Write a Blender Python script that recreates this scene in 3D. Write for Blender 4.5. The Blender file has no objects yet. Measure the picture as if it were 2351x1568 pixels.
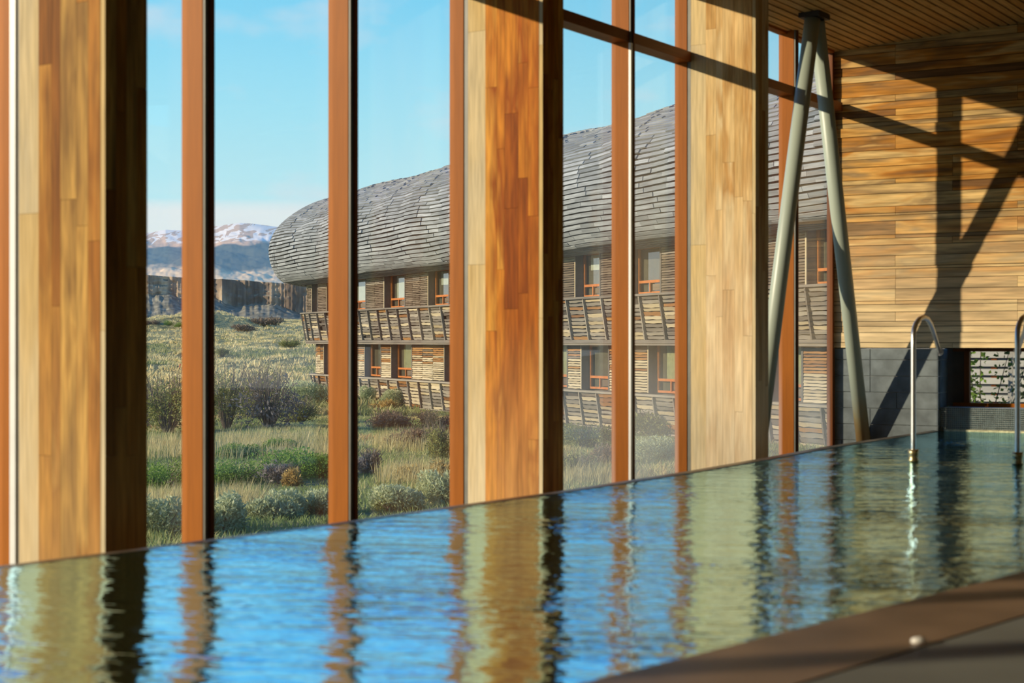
import bpy, bmesh, math, random
import numpy as np
from mathutils import Vector, Matrix
random.seed(7); RNG = np.random.default_rng(11)
C = bpy.context.scene.collection
SC = bpy.context.scene

# ------------------------------------------------------------------ camera, sky, sun, exposure
F = 3592.0                       # focal length in pixels of the 2351 px wide frame
EYE = 0.85                       # camera height above the water (water is z = 0)
cam_d = bpy.data.cameras.new('camera'); cam = bpy.data.objects.new('camera', cam_d); C.objects.link(cam)
cam_d.sensor_width = 36; cam_d.lens = 36 * F / 2351
cam.location = (0, 0, EYE); cam.rotation_euler = (math.radians(90), 0, 0)
cam_d.clip_start = 0.05; cam_d.clip_end = 30000
cam_d.dof.use_dof = True; cam_d.dof.focus_distance = 52; cam_d.dof.aperture_fstop = 3.2
SC.camera = cam

SN, CS = 0.5534, 0.8330          # direction of the glass wall: d = (SN, CS); n points into the room
D2 = Vector((SN, CS, 0)); N2 = Vector((CS, -SN, 0)); ZU = Vector((0, 0, 1))

SC.view_settings.view_transform = 'Standard'; SC.view_settings.look = 'None'
SC.view_settings.exposure = 0.0; SC.view_settings.gamma = 1.0
SC.view_settings.use_curve_mapping = False

cy_ = SC.cycles
cy_.max_bounces = 7; cy_.diffuse_bounces = 3; cy_.glossy_bounces = 3; cy_.transmission_bounces = 2; cy_.volume_bounces = 0; cy_.transparent_max_bounces = 10
cy_.sample_clamp_indirect = 0.0            # keep the sunlight that the water throws onto wall and ceiling

world = bpy.data.worlds.new('sky'); SC.world = world; world.use_nodes = True
wn = world.node_tree.nodes; wl = world.node_tree.links; wn.clear()
w_out = wn.new('ShaderNodeOutputWorld'); w_bg = wn.new('ShaderNodeBackground')
w_tc = wn.new('ShaderNodeTexCoord'); w_sep = wn.new('ShaderNodeSeparateXYZ')
w_ramp = wn.new('ShaderNodeValToRGB')
wl.new(w_tc.outputs['Generated'], w_sep.inputs[0]); wl.new(w_sep.outputs['Z'], w_ramp.inputs[0])
SKY = [(0.0, (.66, .94, 1.03)), (.075, (.56, .94, 1.05)), (.14, (.37, .84, 1.05)), (.215, (.19, .69, 1.03)),
       (.29, (.06, .46, .97)), (.42, (.015, .25, .78)), (1.0, (.010, .10, .42))]
cr = w_ramp.color_ramp
while len(cr.elements) < len(SKY): cr.elements.new(0.5)
for el, (p, c) in zip(cr.elements, SKY): el.position = p; el.color = (*c, 1)
# low bank of stratus along the horizon and a few soft clouds
w_map = wn.new('ShaderNodeMapping'); w_map.inputs['Scale'].default_value = (1.6, 1.6, 26)
w_noi = wn.new('ShaderNodeTexNoise'); w_noi.inputs['Scale'].default_value = 2.2; w_noi.inputs['Detail'].default_value = 5
wl.new(w_tc.outputs['Generated'], w_map.inputs[0]); wl.new(w_map.outputs[0], w_noi.inputs[0])
w_m1 = wn.new('ShaderNodeMath'); w_m1.operation = 'MULTIPLY_ADD'; w_m1.inputs[1].default_value = 0.004; w_m1.inputs[2].default_value = -0.002
wl.new(w_noi.outputs[0], w_m1.inputs[0])
w_m2 = wn.new('ShaderNodeMath'); w_m2.operation = 'ADD'; wl.new(w_sep.outputs['Z'], w_m2.inputs[0]); wl.new(w_m1.outputs[0], w_m2.inputs[1])
w_band = wn.new('ShaderNodeValToRGB')
wl.new(w_m2.outputs[0], w_band.inputs[0])
be = w_band.color_ramp
for p, v in ((.062, .80), (.085, .86), (.0875, .04), (.0905, .0), (.0955, .10), (.099, 0)):
    e = be.elements.new(p); e.color = (v, v, v, 1)
be.elements[0].color = (.75, .75, .75, 1); be.elements[-1].color = (0, 0, 0, 1)
w_mix = wn.new('ShaderNodeMixRGB'); wl.new(w_band.outputs[0], w_mix.inputs[0]); wl.new(w_ramp.outputs[0], w_mix.inputs[1])
w_mix.inputs[2].default_value = (.90, .955, .98, 1)
w_map2 = wn.new('ShaderNodeMapping'); w_map2.inputs['Scale'].default_value = (5, 5, 11); w_map2.inputs['Location'].default_value = (0.4, 1.7, 2.2)
w_noi2 = wn.new('ShaderNodeTexNoise'); w_noi2.inputs['Scale'].default_value = 2.1; w_noi2.inputs['Detail'].default_value = 6
wl.new(w_tc.outputs['Generated'], w_map2.inputs[0]); wl.new(w_map2.outputs[0], w_noi2.inputs[0])
w_cr2 = wn.new('ShaderNodeValToRGB'); w_cr2.color_ramp.elements[0].position = .54; w_cr2.color_ramp.elements[1].position = .74
w_cr2.color_ramp.elements[1].color = (.6, .6, .6, 1)
wl.new(w_noi2.outputs[0], w_cr2.inputs[0])
w_mix2 = wn.new('ShaderNodeMixRGB'); wl.new(w_cr2.outputs[0], w_mix2.inputs[0]); wl.new(w_mix.outputs[0], w_mix2.inputs[1])
w_mix2.inputs[2].default_value = (.80, .82, .90, 1)
wl.new(w_mix2.outputs[0], w_bg.inputs[0]); w_bg.inputs[1].default_value = 1.0
wl.new(w_bg.outputs[0], w_out.inputs[0])

SUN = (D2 + 0.86 * N2 + Vector((0, 0, -0.345))).normalized()     # low sun from beyond the glass
sun_d = bpy.data.lights.new('sun', 'SUN'); sun = bpy.data.objects.new('sun', sun_d); C.objects.link(sun)
sun_d.energy = 5.6; sun_d.color = (1.0, .82, .58); sun_d.angle = math.radians(.8)
sun.rotation_euler = SUN.to_track_quat('-Z', 'Y').to_euler()
sun.location = (-20, -5, 20)

# ------------------------------------------------------------------ helpers
def gp(q, t, z=0.0):
    """point at distance q outside of the camera (towards the glass) and t along the glass wall"""
    return Vector((-q * CS + t * SN, q * SN + t * CS, z))
def tx(x, q):
    u = (x - 1175.5) / F
    return q * (u * SN + CS) / (SN - u * CS)
def zpx(y, p):
    return EYE + (784.5 - y) / F * p.y

def prop(o, label=None, cat=None, group=None, kind=None):
    if label: o['label'] = label
    if cat: o['category'] = cat
    if group: o['group'] = group
    if kind: o['kind'] = kind
    return o
ROOT = {}
def thing(name, loc, label=None, cat=None, group=None, kind=None):
    o = bpy.data.objects.new(name, None); C.objects.link(o)
    o.empty_display_size = .2; o.location = loc; ROOT[o] = Vector(loc)
    return prop(o, label, cat, group, kind)
def origin(parent): return ROOT[parent] if parent is not None else Vector((0, 0, 0))

class MB:
    """collects faces in world coordinates; build() links them as one mesh object"""
    def __init__(s): s.v = []; s.f = []
    def add(s, vs, fs):
        b = len(s.v); s.v += [tuple(v) for v in vs]; s.f += [tuple(i + b for i in f) for f in fs]; return s
    def hexa(s, p):       # 8 corners: bottom 4 then top 4
        return s.add(p, [(3, 2, 1, 0), (4, 5, 6, 7), (0, 1, 5, 4), (1, 2, 6, 5), (2, 3, 7, 6), (3, 0, 4, 7)])
    def box(s, c, ax, ay, az, dx, dy, dz):
        c = Vector(c); X = ax * dx / 2; Y = ay * dy / 2; Z = az * dz / 2
        return s.hexa([c - X - Y - Z, c + X - Y - Z, c + X + Y - Z, c - X + Y - Z, c - X - Y + Z, c + X - Y + Z, c + X + Y + Z, c - X + Y + Z])
    def gbox(s, q0, q1, t0, t1, z0, z1):       # box in glass-wall coordinates
        c = gp((q0 + q1) / 2, (t0 + t1) / 2, (z0 + z1) / 2)
        return s.box(c, D2, N2, ZU, abs(t1 - t0), abs(q1 - q0), abs(z1 - z0))
    def poly(s, pts): return s.add(pts, [tuple(range(len(pts)))])
    def prism(s, pts, z0, z1):
        n = len(pts); v = [(p[0], p[1], z0) for p in pts] + [(p[0], p[1], z1) for p in pts]
        return s.add(v, [tuple(range(n - 1, -1, -1)), tuple(range(n, 2 * n))] + [(i, (i + 1) % n, n + (i + 1) % n, n + i) for i in range(n)])
    def tube(s, pts, r, n=12, caps=True):
        pts = [Vector(p) for p in pts]; rr = r if isinstance(r, (list, tuple)) else [r] * len(pts)
        b = len(s.v); prev = None
        for i, p in enumerate(pts):
            tdir = (pts[min(i + 1, len(pts) - 1)] - pts[max(i - 1, 0)]).normalized()
            if prev is None:
                a = tdir.orthogonal().normalized()
            else:
                a = (prev - tdir * prev.dot(tdir)).normalized()
            prev = a; bb = tdir.cross(a)
            for k in range(n):
                w = 2 * math.pi * k / n
                s.v.append(tuple(p + (a * math.cos(w) + bb * math.sin(w)) * rr[i]))
        for i in range(len(pts) - 1):
            for k in range(n):
                k2 = (k + 1) % n
                s.f.append((b + i * n + k, b + i * n + k2, b + (i + 1) * n + k2, b + (i + 1) * n + k))
        if caps:
            s.f.append(tuple(b + k for k in range(n - 1, -1, -1)))
            e = b + (len(pts) - 1) * n; s.f.append(tuple(e + k for k in range(n)))
        return s
    def build(s, name, mat, parent=None, loc=None, smooth=False, **kw):
        o0 = origin(parent) if parent is not None else Vector(loc or (0, 0, 0))
        me = bpy.data.meshes.new(name)
        me.from_pydata([(v[0] - o0.x, v[1] - o0.y, v[2] - o0.z) for v in s.v], [], s.f)
        me.materials.append(mat); me.update()
        if smooth: me.polygons.foreach_set('use_smooth', [True] * len(me.polygons))
        o = bpy.data.objects.new(name, me); C.objects.link(o)
        if parent is not None: o.parent = parent
        else: o.location = o0
        ROOT[o] = o0
        return prop(o, **kw)

def fast_mesh(name, V, Fq, mat, parent=None, loc=(0, 0, 0), tint=None, smooth=False, **kw):
    """numpy mesh, all faces with the same corner count"""
    o0 = np.array(origin(parent) if parent is not None else loc, dtype=float)
    me = bpy.data.meshes.new(name); n = len(V); m, k = Fq.shape
    me.vertices.add(n); me.vertices.foreach_set('co', (V - o0).astype(np.float32).ravel())
    me.loops.add(m * k); me.loops.foreach_set('vertex_index', Fq.astype(np.int32).ravel())
    me.polygons.add(m); me.polygons.foreach_set('loop_start', np.arange(0, m * k, k, dtype=np.int32))
    if smooth: me.polygons.foreach_set('use_smooth', np.ones(m, dtype=bool))
    me.materials.append(mat); me.update(calc_edges=True)
    if tint is not None:
        a = me.attributes.new('tint', 'FLOAT', 'POINT'); a.data.foreach_set('value', tint.astype(np.float32))
    o = bpy.data.objects.new(name, me); C.objects.link(o)
    if parent is not None: o.parent = parent
    else: o.location = tuple(o0)
    ROOT[o] = Vector(o0)
    return prop(o, **kw)

# ---- pieces (planks, slats, shingles): the most visible ones are objects of their own, the rest one joined part
def rough_board(seed, jag, segs=5):
    r = random.Random(seed); v = []; f = []
    for i in range(segs + 1):
        x = -.5 + i / segs; j0 = r.uniform(-jag, jag); j1 = r.uniform(-jag, jag) * .6
        v += [(x, -.5, -.5 + j0), (x, .5, -.5 + j0), (x, .5, .5 + j1), (x, -.5, .5 + j1)]
    for i in range(segs):
        a = 4 * i; b = a + 4
        for k in range(4): f.append((a + k, b + k, b + (k + 1) % 4, a + (k + 1) % 4)[::-1])
    f.append((0, 1, 2, 3)); e = 4 * segs; f.append((e + 3, e + 2, e + 1, e))
    return v, f
BOX = rough_board(0, 0, 1)
ROUGH = [rough_board(i + 1, .16) for i in range(6)]
_MC = {}
def piece_mesh(name, vi, mat):
    k = (name, vi, mat.name)
    if k not in _MC:
        v, f = BOX if vi < 0 else ROUGH[vi]
        me = bpy.data.meshes.new(name); me.from_pydata(v, [], f); me.materials.append(mat); me.update(); _MC[k] = me
    return _MC[k]
def frame(c, ax, ay, az, dx, dy, dz):
    ax, ay, az = ax * dx, ay * dy, az * dz
    return Matrix(((ax.x, ay.x, az.x, c.x), (ax.y, ay.y, az.y, c.y), (ax.z, ay.z, az.z, c.z), (0, 0, 0, 1)))
OPEN = [(322, 430), (487, 768), (817, 1045), (1292, 1415), (1452, 1562), (1768, 1912)]   # where one sees out
class Pieces:
    def __init__(s, name, parent, limit=300, rest='rest', far=True):
        s.name, s.parent, s.limit, s.rest, s.far, s.items = name, parent, limit, rest, far, []
    def add(s, c, ax, ay, az, dx, dy, dz, mat, vi=-1):
        s.items.append((Vector(c), frame(Vector(c), ax, ay, az, dx, dy, dz), mat, vi, dx, dz))
    def score(s, it):
        c = it[0]
        if c.y < 1: return -1
        x = 1175.5 + F * c.x / c.y; y = 784 - F * (c.z - EYE) / c.y
        if not (-20 < x < 2370 and -20 < y < 1590): return -1
        a = it[4] * it[5] / c.y ** 2
        if s.far and not any(l < x < r for l, r in OPEN): a *= .001
        return a
    def done(s, one=None):
        o0 = origin(s.parent); it = sorted(s.items, key=s.score, reverse=True)
        T = Matrix.Translation(-o0)
        for c, M, mat, vi, dx, dz in it[:s.limit]:
            o = bpy.data.objects.new(s.name, piece_mesh(s.name, vi, mat)); C.objects.link(o)
            o.parent = s.parent; o.matrix_local = T @ M
        groups = {}
        for x in it[s.limit:]: groups.setdefault(x[2].name, []).append(x)
        for mn, xs in groups.items():
            V = []; Fs = []; tint = []
            for c, M, mat, vi, dx, dz in xs:
                v, f = BOX if vi < 0 else ROUGH[vi]; b = len(V)
                V += [tuple(M @ Vector(p)) for p in v]; Fs += [tuple(i + b for i in q) for q in f]
                tint += [random.random()] * len(v)
            mb = MB(); mb.v = V; mb.f = Fs
            o = mb.build(s.rest, xs[0][2], s.parent, kind='stuff')
            a = o.data.attributes.new('tint', 'FLOAT', 'POINT'); a.data.foreach_set('value', tint)

# ---- materials
def nodes(name):
    m = bpy.data.materials.new(name); m.use_nodes = True
    n = m.node_tree.nodes; l = m.node_tree.links; b = n['Principled BSDF']
    return m, n, l, b
def ramp(n, stops):
    r = n.new('ShaderNodeValToRGB'); cr = r.color_ramp
    while len(cr.elements) < len(stops): cr.elements.new(.5)
    for e, (p, c) in zip(cr.elements, stops):
        e.position = p; e.color = (*c, 1) if not isinstance(c, (int, float)) else (c, c, c, 1)
    return r
def piece_random(n, l):
    oi = n.new('ShaderNodeObjectInfo'); at = n.new('ShaderNodeAttribute'); at.attribute_name = 'tint'
    a = n.new('ShaderNodeMath'); a.operation = 'ADD'; l.new(oi.outputs['Random'], a.inputs[0]); l.new(at.outputs['Fac'], a.inputs[1])
    f = n.new('ShaderNodeMath'); f.operation = 'FRACT'; l.new(a.outputs[0], f.inputs[0]); return f
def noise(n, l, scale, rot=0.0, sc=(1, 1, 1), detail=4, w=None, dist=0.0):
    g = n.new('ShaderNodeNewGeometry'); mp = n.new('ShaderNodeMapping'); mp.vector_type = 'POINT'
    r0 = n.new('ShaderNodeMapping'); r0.inputs['Rotation'].default_value = (0, 0, rot)
    l.new(g.outputs['Position'], r0.inputs[0]); l.new(r0.outputs[0], mp.inputs[0]); mp.inputs['Scale'].default_value = sc
    t = n.new('ShaderNodeTexNoise'); t.inputs['Scale'].default_value = scale
    t.inputs['Detail'].default_value = detail; t.inputs['Distortion'].default_value = dist
    if w is not None:                # shift the pattern from piece to piece
        m = n.new('ShaderNodeVectorMath'); m.operation = 'MULTIPLY_ADD'; m.inputs[1].default_value = (31.0, 17.0, 23.0)
        l.new(w.outputs[0], m.inputs[0]); l.new(mp.outputs[0], m.inputs[2]); l.new(m.outputs[0], t.inputs[0])
    else: l.new(mp.outputs[0], t.inputs[0])
    return t
def mixc(n, l, mode, fac, a, b):
    m = n.new('ShaderNodeMixRGB'); m.blend_type = mode
    for sock, v in ((m.inputs[0], fac), (m.inputs[1], a), (m.inputs[2], b)):
        if hasattr(v, 'outputs'): l.new(v.outputs[0], sock)
        elif isinstance(v, (int, float)): sock.default_value = v
        else: sock.default_value = (*v, 1)
    return m
def wood(name, stops, axis='z', rot=0.0, grain=.5, rough=.55, bleach=None, patch=.6, bump=.15, fine=60, spec=.10):
    """stops: colours picked piece by piece; grain runs along axis ('z' or along x after turning by rot)"""
    m, n, l, b = nodes(name)
    rnd = piece_random(n, l)
    sc_l = (1, 1, .06) if axis == 'z' else (.06, 1, 1)
    sc_p = (1, 1, .22) if axis == 'z' else (.18, 1, 1)
    g1 = noise(n, l, fine, rot, sc_l, 3, rnd)
    g2 = noise(n, l, 7, rot, sc_p, 3, rnd, .4)
    off = n.new('ShaderNodeMath'); off.operation = 'MULTIPLY_ADD'; off.inputs[1].default_value = patch; l.new(g2.outputs[0], off.inputs[0])
    ad = n.new('ShaderNodeMath'); ad.operation = 'SUBTRACT'; ad.inputs[1].default_value = patch * .5; l.new(rnd.outputs[0], ad.inputs[0]); l.new(ad.outputs[0], off.inputs[2])
    rp = ramp(n, stops); l.new(off.outputs[0], rp.inputs[0])
    gr = ramp(n, [(.25, 1 - grain), (.7, 1.0)]); l.new(g1.outputs[0], gr.inputs[0])
    col = mixc(n, l, 'MULTIPLY', 1.0, rp, gr)
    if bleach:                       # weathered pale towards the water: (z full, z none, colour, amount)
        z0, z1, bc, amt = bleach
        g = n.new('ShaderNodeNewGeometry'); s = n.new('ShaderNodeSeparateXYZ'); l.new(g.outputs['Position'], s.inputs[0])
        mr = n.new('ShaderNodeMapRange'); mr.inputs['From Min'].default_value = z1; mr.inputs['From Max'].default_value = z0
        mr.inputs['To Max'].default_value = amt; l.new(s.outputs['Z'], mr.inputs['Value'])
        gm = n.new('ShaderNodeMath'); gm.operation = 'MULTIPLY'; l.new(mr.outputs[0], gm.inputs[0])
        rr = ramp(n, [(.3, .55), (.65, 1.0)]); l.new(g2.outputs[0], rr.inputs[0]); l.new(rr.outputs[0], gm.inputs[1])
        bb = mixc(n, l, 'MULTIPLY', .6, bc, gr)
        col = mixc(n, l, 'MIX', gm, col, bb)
    l.new(col.outputs[0], b.inputs['Base Color']); b.inputs['Roughness'].default_value = rough; b.inputs['Specular IOR Level'].default_value = spec
    bp = n.new('ShaderNodeBump'); bp.inputs['Strength'].default_value = bump; bp.inputs['Distance'].default_value = .01
    l.new(g1.outputs[0], bp.inputs['Height']); l.new(bp.outputs[0], b.inputs['Normal'])
    return m
def plain(name, c, rough=.5, metal=0.0, var=.15, scale=8, spec=.5):
    m, n, l, b = nodes(name)
    t = noise(n, l, scale); r = ramp(n, [(.3, tuple(x * (1 - var) for x in c)), (.7, tuple(min(1, x * (1 + var)) for x in c))])
    l.new(t.outputs[0], r.inputs[0]); l.new(r.outputs[0], b.inputs['Base Color'])
    b.inputs['Roughness'].default_value = rough; b.inputs['Metallic'].default_value = metal; b.inputs['Specular IOR Level'].default_value = spec
    return m
def glass(name, haze=0.0, low=None, tint=(.97, .985, .98)):
    m, n, l, b = nodes(name); n.remove(b); out = n['Material Output']
    tr = n.new('ShaderNodeBsdfTransparent'); tr.inputs[0].default_value = (*tint, 1)
    gl = n.new('ShaderNodeBsdfGlossy'); gl.inputs['Roughness'].default_value = 0.0
    lw = n.new('ShaderNodeLayerWeight'); lw.inputs['Blend'].default_value = .5
    pw_ = n.new('ShaderNodeMath'); pw_.operation = 'POWER'; pw_.inputs[1].default_value = 5.0; l.new(lw.outputs['Facing'], pw_.inputs[0])
    fr = n.new('ShaderNodeMath'); fr.operation = 'MULTIPLY_ADD'; fr.inputs[1].default_value = .9; fr.inputs[2].default_value = .03; l.new(pw_.outputs[0], fr.inputs[0])
    mx = n.new('ShaderNodeMixShader'); l.new(fr.outputs[0], mx.inputs[0]); l.new(tr.outputs[0], mx.inputs[1]); l.new(gl.outputs[0], mx.inputs[2])
    last = mx
    if haze:
        di = n.new('ShaderNodeBsdfTranslucent'); di.inputs[0].default_value = (.8, .86, .86, 1)
        d2 = n.new('ShaderNodeBsdfDiffuse'); d2.inputs[0].default_value = (.8, .86, .86, 1)
        m0 = n.new('ShaderNodeMixShader'); l.new(di.outputs[0], m0.inputs[1]); l.new(d2.outputs[0], m0.inputs[2])
        t = noise(n, l, 3.0, 0, (1, 1, .25), 5); r = ramp(n, [(.25, haze * .25), (.75, haze)]); l.new(t.outputs[0], r.inputs[0])
        fac = r
        if low:                     # condensation gathers low on the pane: (z from, z to, amount)
            g = n.new('ShaderNodeNewGeometry'); s = n.new('ShaderNodeSeparateXYZ'); l.new(g.outputs['Position'], s.inputs[0])
            mr = n.new('ShaderNodeMapRange'); mr.interpolation_type = 'SMOOTHSTEP'
            mr.inputs['From Min'].default_value = low[1]; mr.inputs['From Max'].default_value = low[0]; mr.inputs['To Max'].default_value = low[2]
            l.new(s.outputs['Z'], mr.inputs['Value'])
            t2 = noise(n, l, 2.2, 0, (1, 1, .6), 4); r2 = ramp(n, [(.3, .45), (.7, 1.0)]); l.new(t2.outputs[0], r2.inputs[0])
            mm = n.new('ShaderNodeMath'); mm.operation = 'MULTIPLY'; l.new(mr.outputs[0], mm.inputs[0]); l.new(r2.outputs[0], mm.inputs[1])
            fac = n.new('ShaderNodeMath'); fac.operation = 'ADD'; l.new(r.outputs[0], fac.inputs[0]); l.new(mm.outputs[0], fac.inputs[1])
        m2 = n.new('ShaderNodeMixShader'); l.new(fac.outputs[0], m2.inputs[0]); l.new(mx.outputs[0], m2.inputs[1]); l.new(m0.outputs[0], m2.inputs[2]); last = m2
    l.new(last.outputs[0], out.inputs[0]); return m

A_D = math.atan2(CS, SN)                       # angle of the glass wall direction
WA = math.radians(60.6)
WD = Vector((math.sin(WA), -math.cos(WA), 0)); WNI = Vector((-math.cos(WA), -math.sin(WA), 0))   # end wall, facing the camera
M_COL = wood('amber_column_wood', [(0, (.27, .095, .012)), (.2, (.43, .165, .022)), (.42, (.58, .275, .050)), (.6, (.34, .13, .018)), (.8, (.66, .38, .095)), (1, (.32, .165, .04))],
             'z', 0, .5, .6, bleach=(-.5, 1.2, (.68, .44, .18), .5), patch=1.0)
M_COL2 = wood('orange_column_wood', [(0, (.30, .070, .005)), (.22, (.46, .130, .010)), (.42, (.70, .26, .026)), (.6, (.36, .085, .006)), (.8, (.78, .36, .055)), (1, (.52, .155, .012))],
             'z', 0, .5, .6, bleach=(-.9, 1.0, (.80, .50, .20), .8), patch=1.0)
M_COL3 = wood('bleached_column_wood', [(0, (.46, .22, .06)), (.25, (.64, .38, .13)), (.5, (.80, .56, .26)), (.7, (.56, .30, .09)), (.85, (.82, .62, .33)), (1, (.70, .44, .17))],
             'z', 0, .4, .6, bleach=(.2, 2.2, (.88, .74, .52), .9), patch=.9)
M_COLP = wood('pale_column_wood', [(0, (.62, .42, .16)), (.5, (.74, .56, .28)), (1, (.62, .52, .34))], 'z', 0, .35, .65, bleach=(-.1, 1.5, (.82, .74, .55), .6), patch=.8)
M_FRAME = wood('orange_frame_wood', [(0, (.30, .085, .005)), (.5, (.36, .108, .006)), (1, (.40, .125, .010))], 'z', 0, .18, .5, patch=.3, bump=.05, spec=.12)
M_FRAMED = wood('dark_frame_wood', [(0, (.17, .055, .016)), (1, (.22, .075, .022))], 'z', 0, .25, .4, patch=.3, bump=.05)
M_TRANSOM = wood('transom_wood', [(0, (.22, .075, .022)), (1, (.30, .11, .035))], 'x', -A_D, .25, .4, patch=.3, bump=.05)
M_GASKET = plain('grey_gasket', (.16, .155, .13), .5)
M_STRIP = plain('pale_strip', (.82, .83, .80), .3, 0.0, .04)
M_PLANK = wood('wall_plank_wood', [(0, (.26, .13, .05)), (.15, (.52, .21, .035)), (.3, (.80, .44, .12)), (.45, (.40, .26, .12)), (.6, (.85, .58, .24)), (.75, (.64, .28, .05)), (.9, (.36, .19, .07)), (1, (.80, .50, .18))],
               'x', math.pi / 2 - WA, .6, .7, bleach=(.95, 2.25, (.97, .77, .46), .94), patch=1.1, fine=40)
M_CEIL = wood('ceiling_wood', [(0, (.66, .36, .10)), (.5, (.80, .52, .20)), (1, (.70, .38, .11))], 'x', -A_D, .4, .5, patch=.6)
M_DARK = plain('shadow_backing', (.03, .022, .016), .9)
M_BLOCK = plain('grey_block', (.155, .185, .20), .85, 0, .25, 9)
M_MORTAR = plain('mortar', (.58, .60, .60), .9)
M_STRUT, n, l, b = nodes('sage_green_paint')
b.inputs['Roughness'].default_value = .38
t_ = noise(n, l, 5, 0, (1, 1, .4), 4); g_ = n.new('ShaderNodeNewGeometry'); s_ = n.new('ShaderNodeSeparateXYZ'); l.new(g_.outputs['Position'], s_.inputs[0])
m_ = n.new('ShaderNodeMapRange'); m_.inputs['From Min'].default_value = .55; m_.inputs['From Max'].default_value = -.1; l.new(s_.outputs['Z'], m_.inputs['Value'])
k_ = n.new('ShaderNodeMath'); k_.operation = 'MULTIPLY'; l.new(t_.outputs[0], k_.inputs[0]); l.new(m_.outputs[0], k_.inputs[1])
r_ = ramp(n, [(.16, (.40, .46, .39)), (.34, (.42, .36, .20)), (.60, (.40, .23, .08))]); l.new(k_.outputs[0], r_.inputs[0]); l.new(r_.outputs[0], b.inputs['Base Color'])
M_STEEL = plain('brushed_steel', (.78, .77, .74), .34, 1.0, .06, 30)
M_BRASS = plain('weathered_brass', (.50, .40, .20), .35, .9, .3, 40)
M_TILE = plain('mosaic_tile', (.085, .115, .12), .15, 0, .35, 25)
M_GROUT = plain('grout', (.34, .37, .36), .8)
M_COPING = plain('wet_coping', (.16, .12, .075), .35, 0, .35, 14)
M_DECK = plain('brown_stone', (.20, .125, .075), .42, 0, .3, 3)
M_FLOOR = plain('grey_floor', (.19, .195, .17), .5, 0, .15, 2)
M_GUTTER = plain('dark_channel', (.05, .05, .045), .6)
M_GLASS = glass('clear_glass', .018)
M_GLASSH = glass('misted_glass', .05, (.0, .95, .20))
M_WALLI = plain('plain_timber_wall', (.62, .46, .28), .7)
M_INT = plain('dark_interior', (.09, .06, .04), .7)

# pool water
M_WATER, n, l, b = nodes('pool_water'); n.remove(b)
df = n.new('ShaderNodeBsdfDiffuse'); df.inputs[0].default_value = (.002, .028, .045, 1)
gl = n.new('ShaderNodeBsdfGlossy'); gl.inputs['Roughness'].default_value = .06; gl.inputs['Color'].default_value = (.52, .84, 1.0, 1)
fr = n.new('ShaderNodeFresnel'); fr.inputs['IOR'].default_value = 1.46
mx = n.new('ShaderNodeMixShader'); l.new(fr.outputs[0], mx.inputs[0]); l.new(df.outputs[0], mx.inputs[1]); l.new(gl.outputs[0], mx.inputs[2]); l.new(mx.outputs[0], n['Material Output'].inputs[0])
w1 = noise(n, l, 11, .12, (.30, 1.0, 1), 2); w2 = noise(n, l, 42, .05, (.35, 1.0, 1), 1)
w3 = noise(n, l, .8, .4, (.7, 1.5, 1), 3); r3 = ramp(n, [(.38, .30), (.54, .60), (.64, 1.0)]); l.new(w3.outputs[0], r3.inputs[0])
ad = n.new('ShaderNodeMath'); ad.operation = 'MULTIPLY_ADD'; ad.inputs[1].default_value = .30; l.new(w2.outputs[0], ad.inputs[0]); l.new(w1.outputs[0], ad.inputs[2])
mu = n.new('ShaderNodeMath'); mu.operation = 'MULTIPLY'; l.new(ad.outputs[0], mu.inputs[0]); l.new(r3.outputs[0], mu.inputs[1])
bp = n.new('ShaderNodeBump'); bp.inputs['Strength'].default_value = .6; bp.inputs['Distance'].default_value = .04
l.new(mu.outputs[0], bp.inputs['Height'])
for nd in (df, gl, fr): l.new(bp.outputs[0], nd.inputs['Normal'])

# ------------------------------------------------------------------ the pool hall
DG = 5.87                                   # glass plane
QE = [(-300, 5.75), (0, 5.70), (325, 5.62), (760, 5.52), (1040, 5.49), (1290, 5.43), (1590, 5.43), (1770, 5.50), (1910, 5.62), (2155, 5.66)]
TW = tx(1913, DG)                           # where the end wall meets the glass
P0 = gp(DG, TW)
def on_wall(Lr, z=0.0, out=0.0):            # point on the end wall: Lr along it from the glass, out towards the camera
    p = P0 + WD * Lr + WNI * out; return Vector((p.x, p.y, z))
def wall_L(x):
    u = (x - 1175.5) / F
    return (u * P0.y - P0.x) / (WD.x - u * WD.y)
CEIL0 = EYE + 2.835; CSL = .06
def zc(q): return CEIL0 + CSL * (DG - q)

# pool edge along the glass (overflow lip), water surface
edge = []
for x, h in QE:
    u = (x - 1175.5) / F; q = h * EYE; edge.append(gp(q, tx(x, q)))
e0 = gp(5.72 * EYE, -9)
Lb = wall_L(2155)
deck_a = Vector((.356, 3.94, 0)); deck_b = Vector((1.817, 5.55, 0)); ddir = (deck_b - deck_a).normalized(); dn = Vector((ddir.y, -ddir.x, 0))
dk0 = deck_a - ddir * 2.0; dk1 = deck_a + ddir * 12
far_edge = [on_wall(Lb, 0, -.02), on_wall(9.0, 0, -.02)]
water_pts = [e0] + edge + far_edge + [dk1 + dn * .05, deck_b + dn * .03, deck_a + dn * .02, dk0 + dn * .1, gp(2.6, -9)]
mb = MB(); mb.poly([(p.x, p.y, 0) for p in water_pts])
water = mb.build('pool_water', M_WATER, None, (2, 8, 0), label='dark rippled pool water mirroring sky and timber columns', cat='water')
mb = MB()
lip = [e0] + edge
for a, bb_ in zip(lip[:-1], lip[1:]):
    o = N2 * -.05; ha = max(.0015, min(.012, .012 * (a.x + 1.2) / 3.0)); hb = max(.0015, min(.012, .012 * (bb_.x + 1.2) / 3.0))
    mb.hexa([a + ZU * -.3, bb_ + ZU * -.3, bb_ + o + ZU * -.3, a + o + ZU * -.3, a + ZU * ha * .5, bb_ + ZU * hb * .5, bb_ + o + ZU * hb, a + o + ZU * ha])
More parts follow.
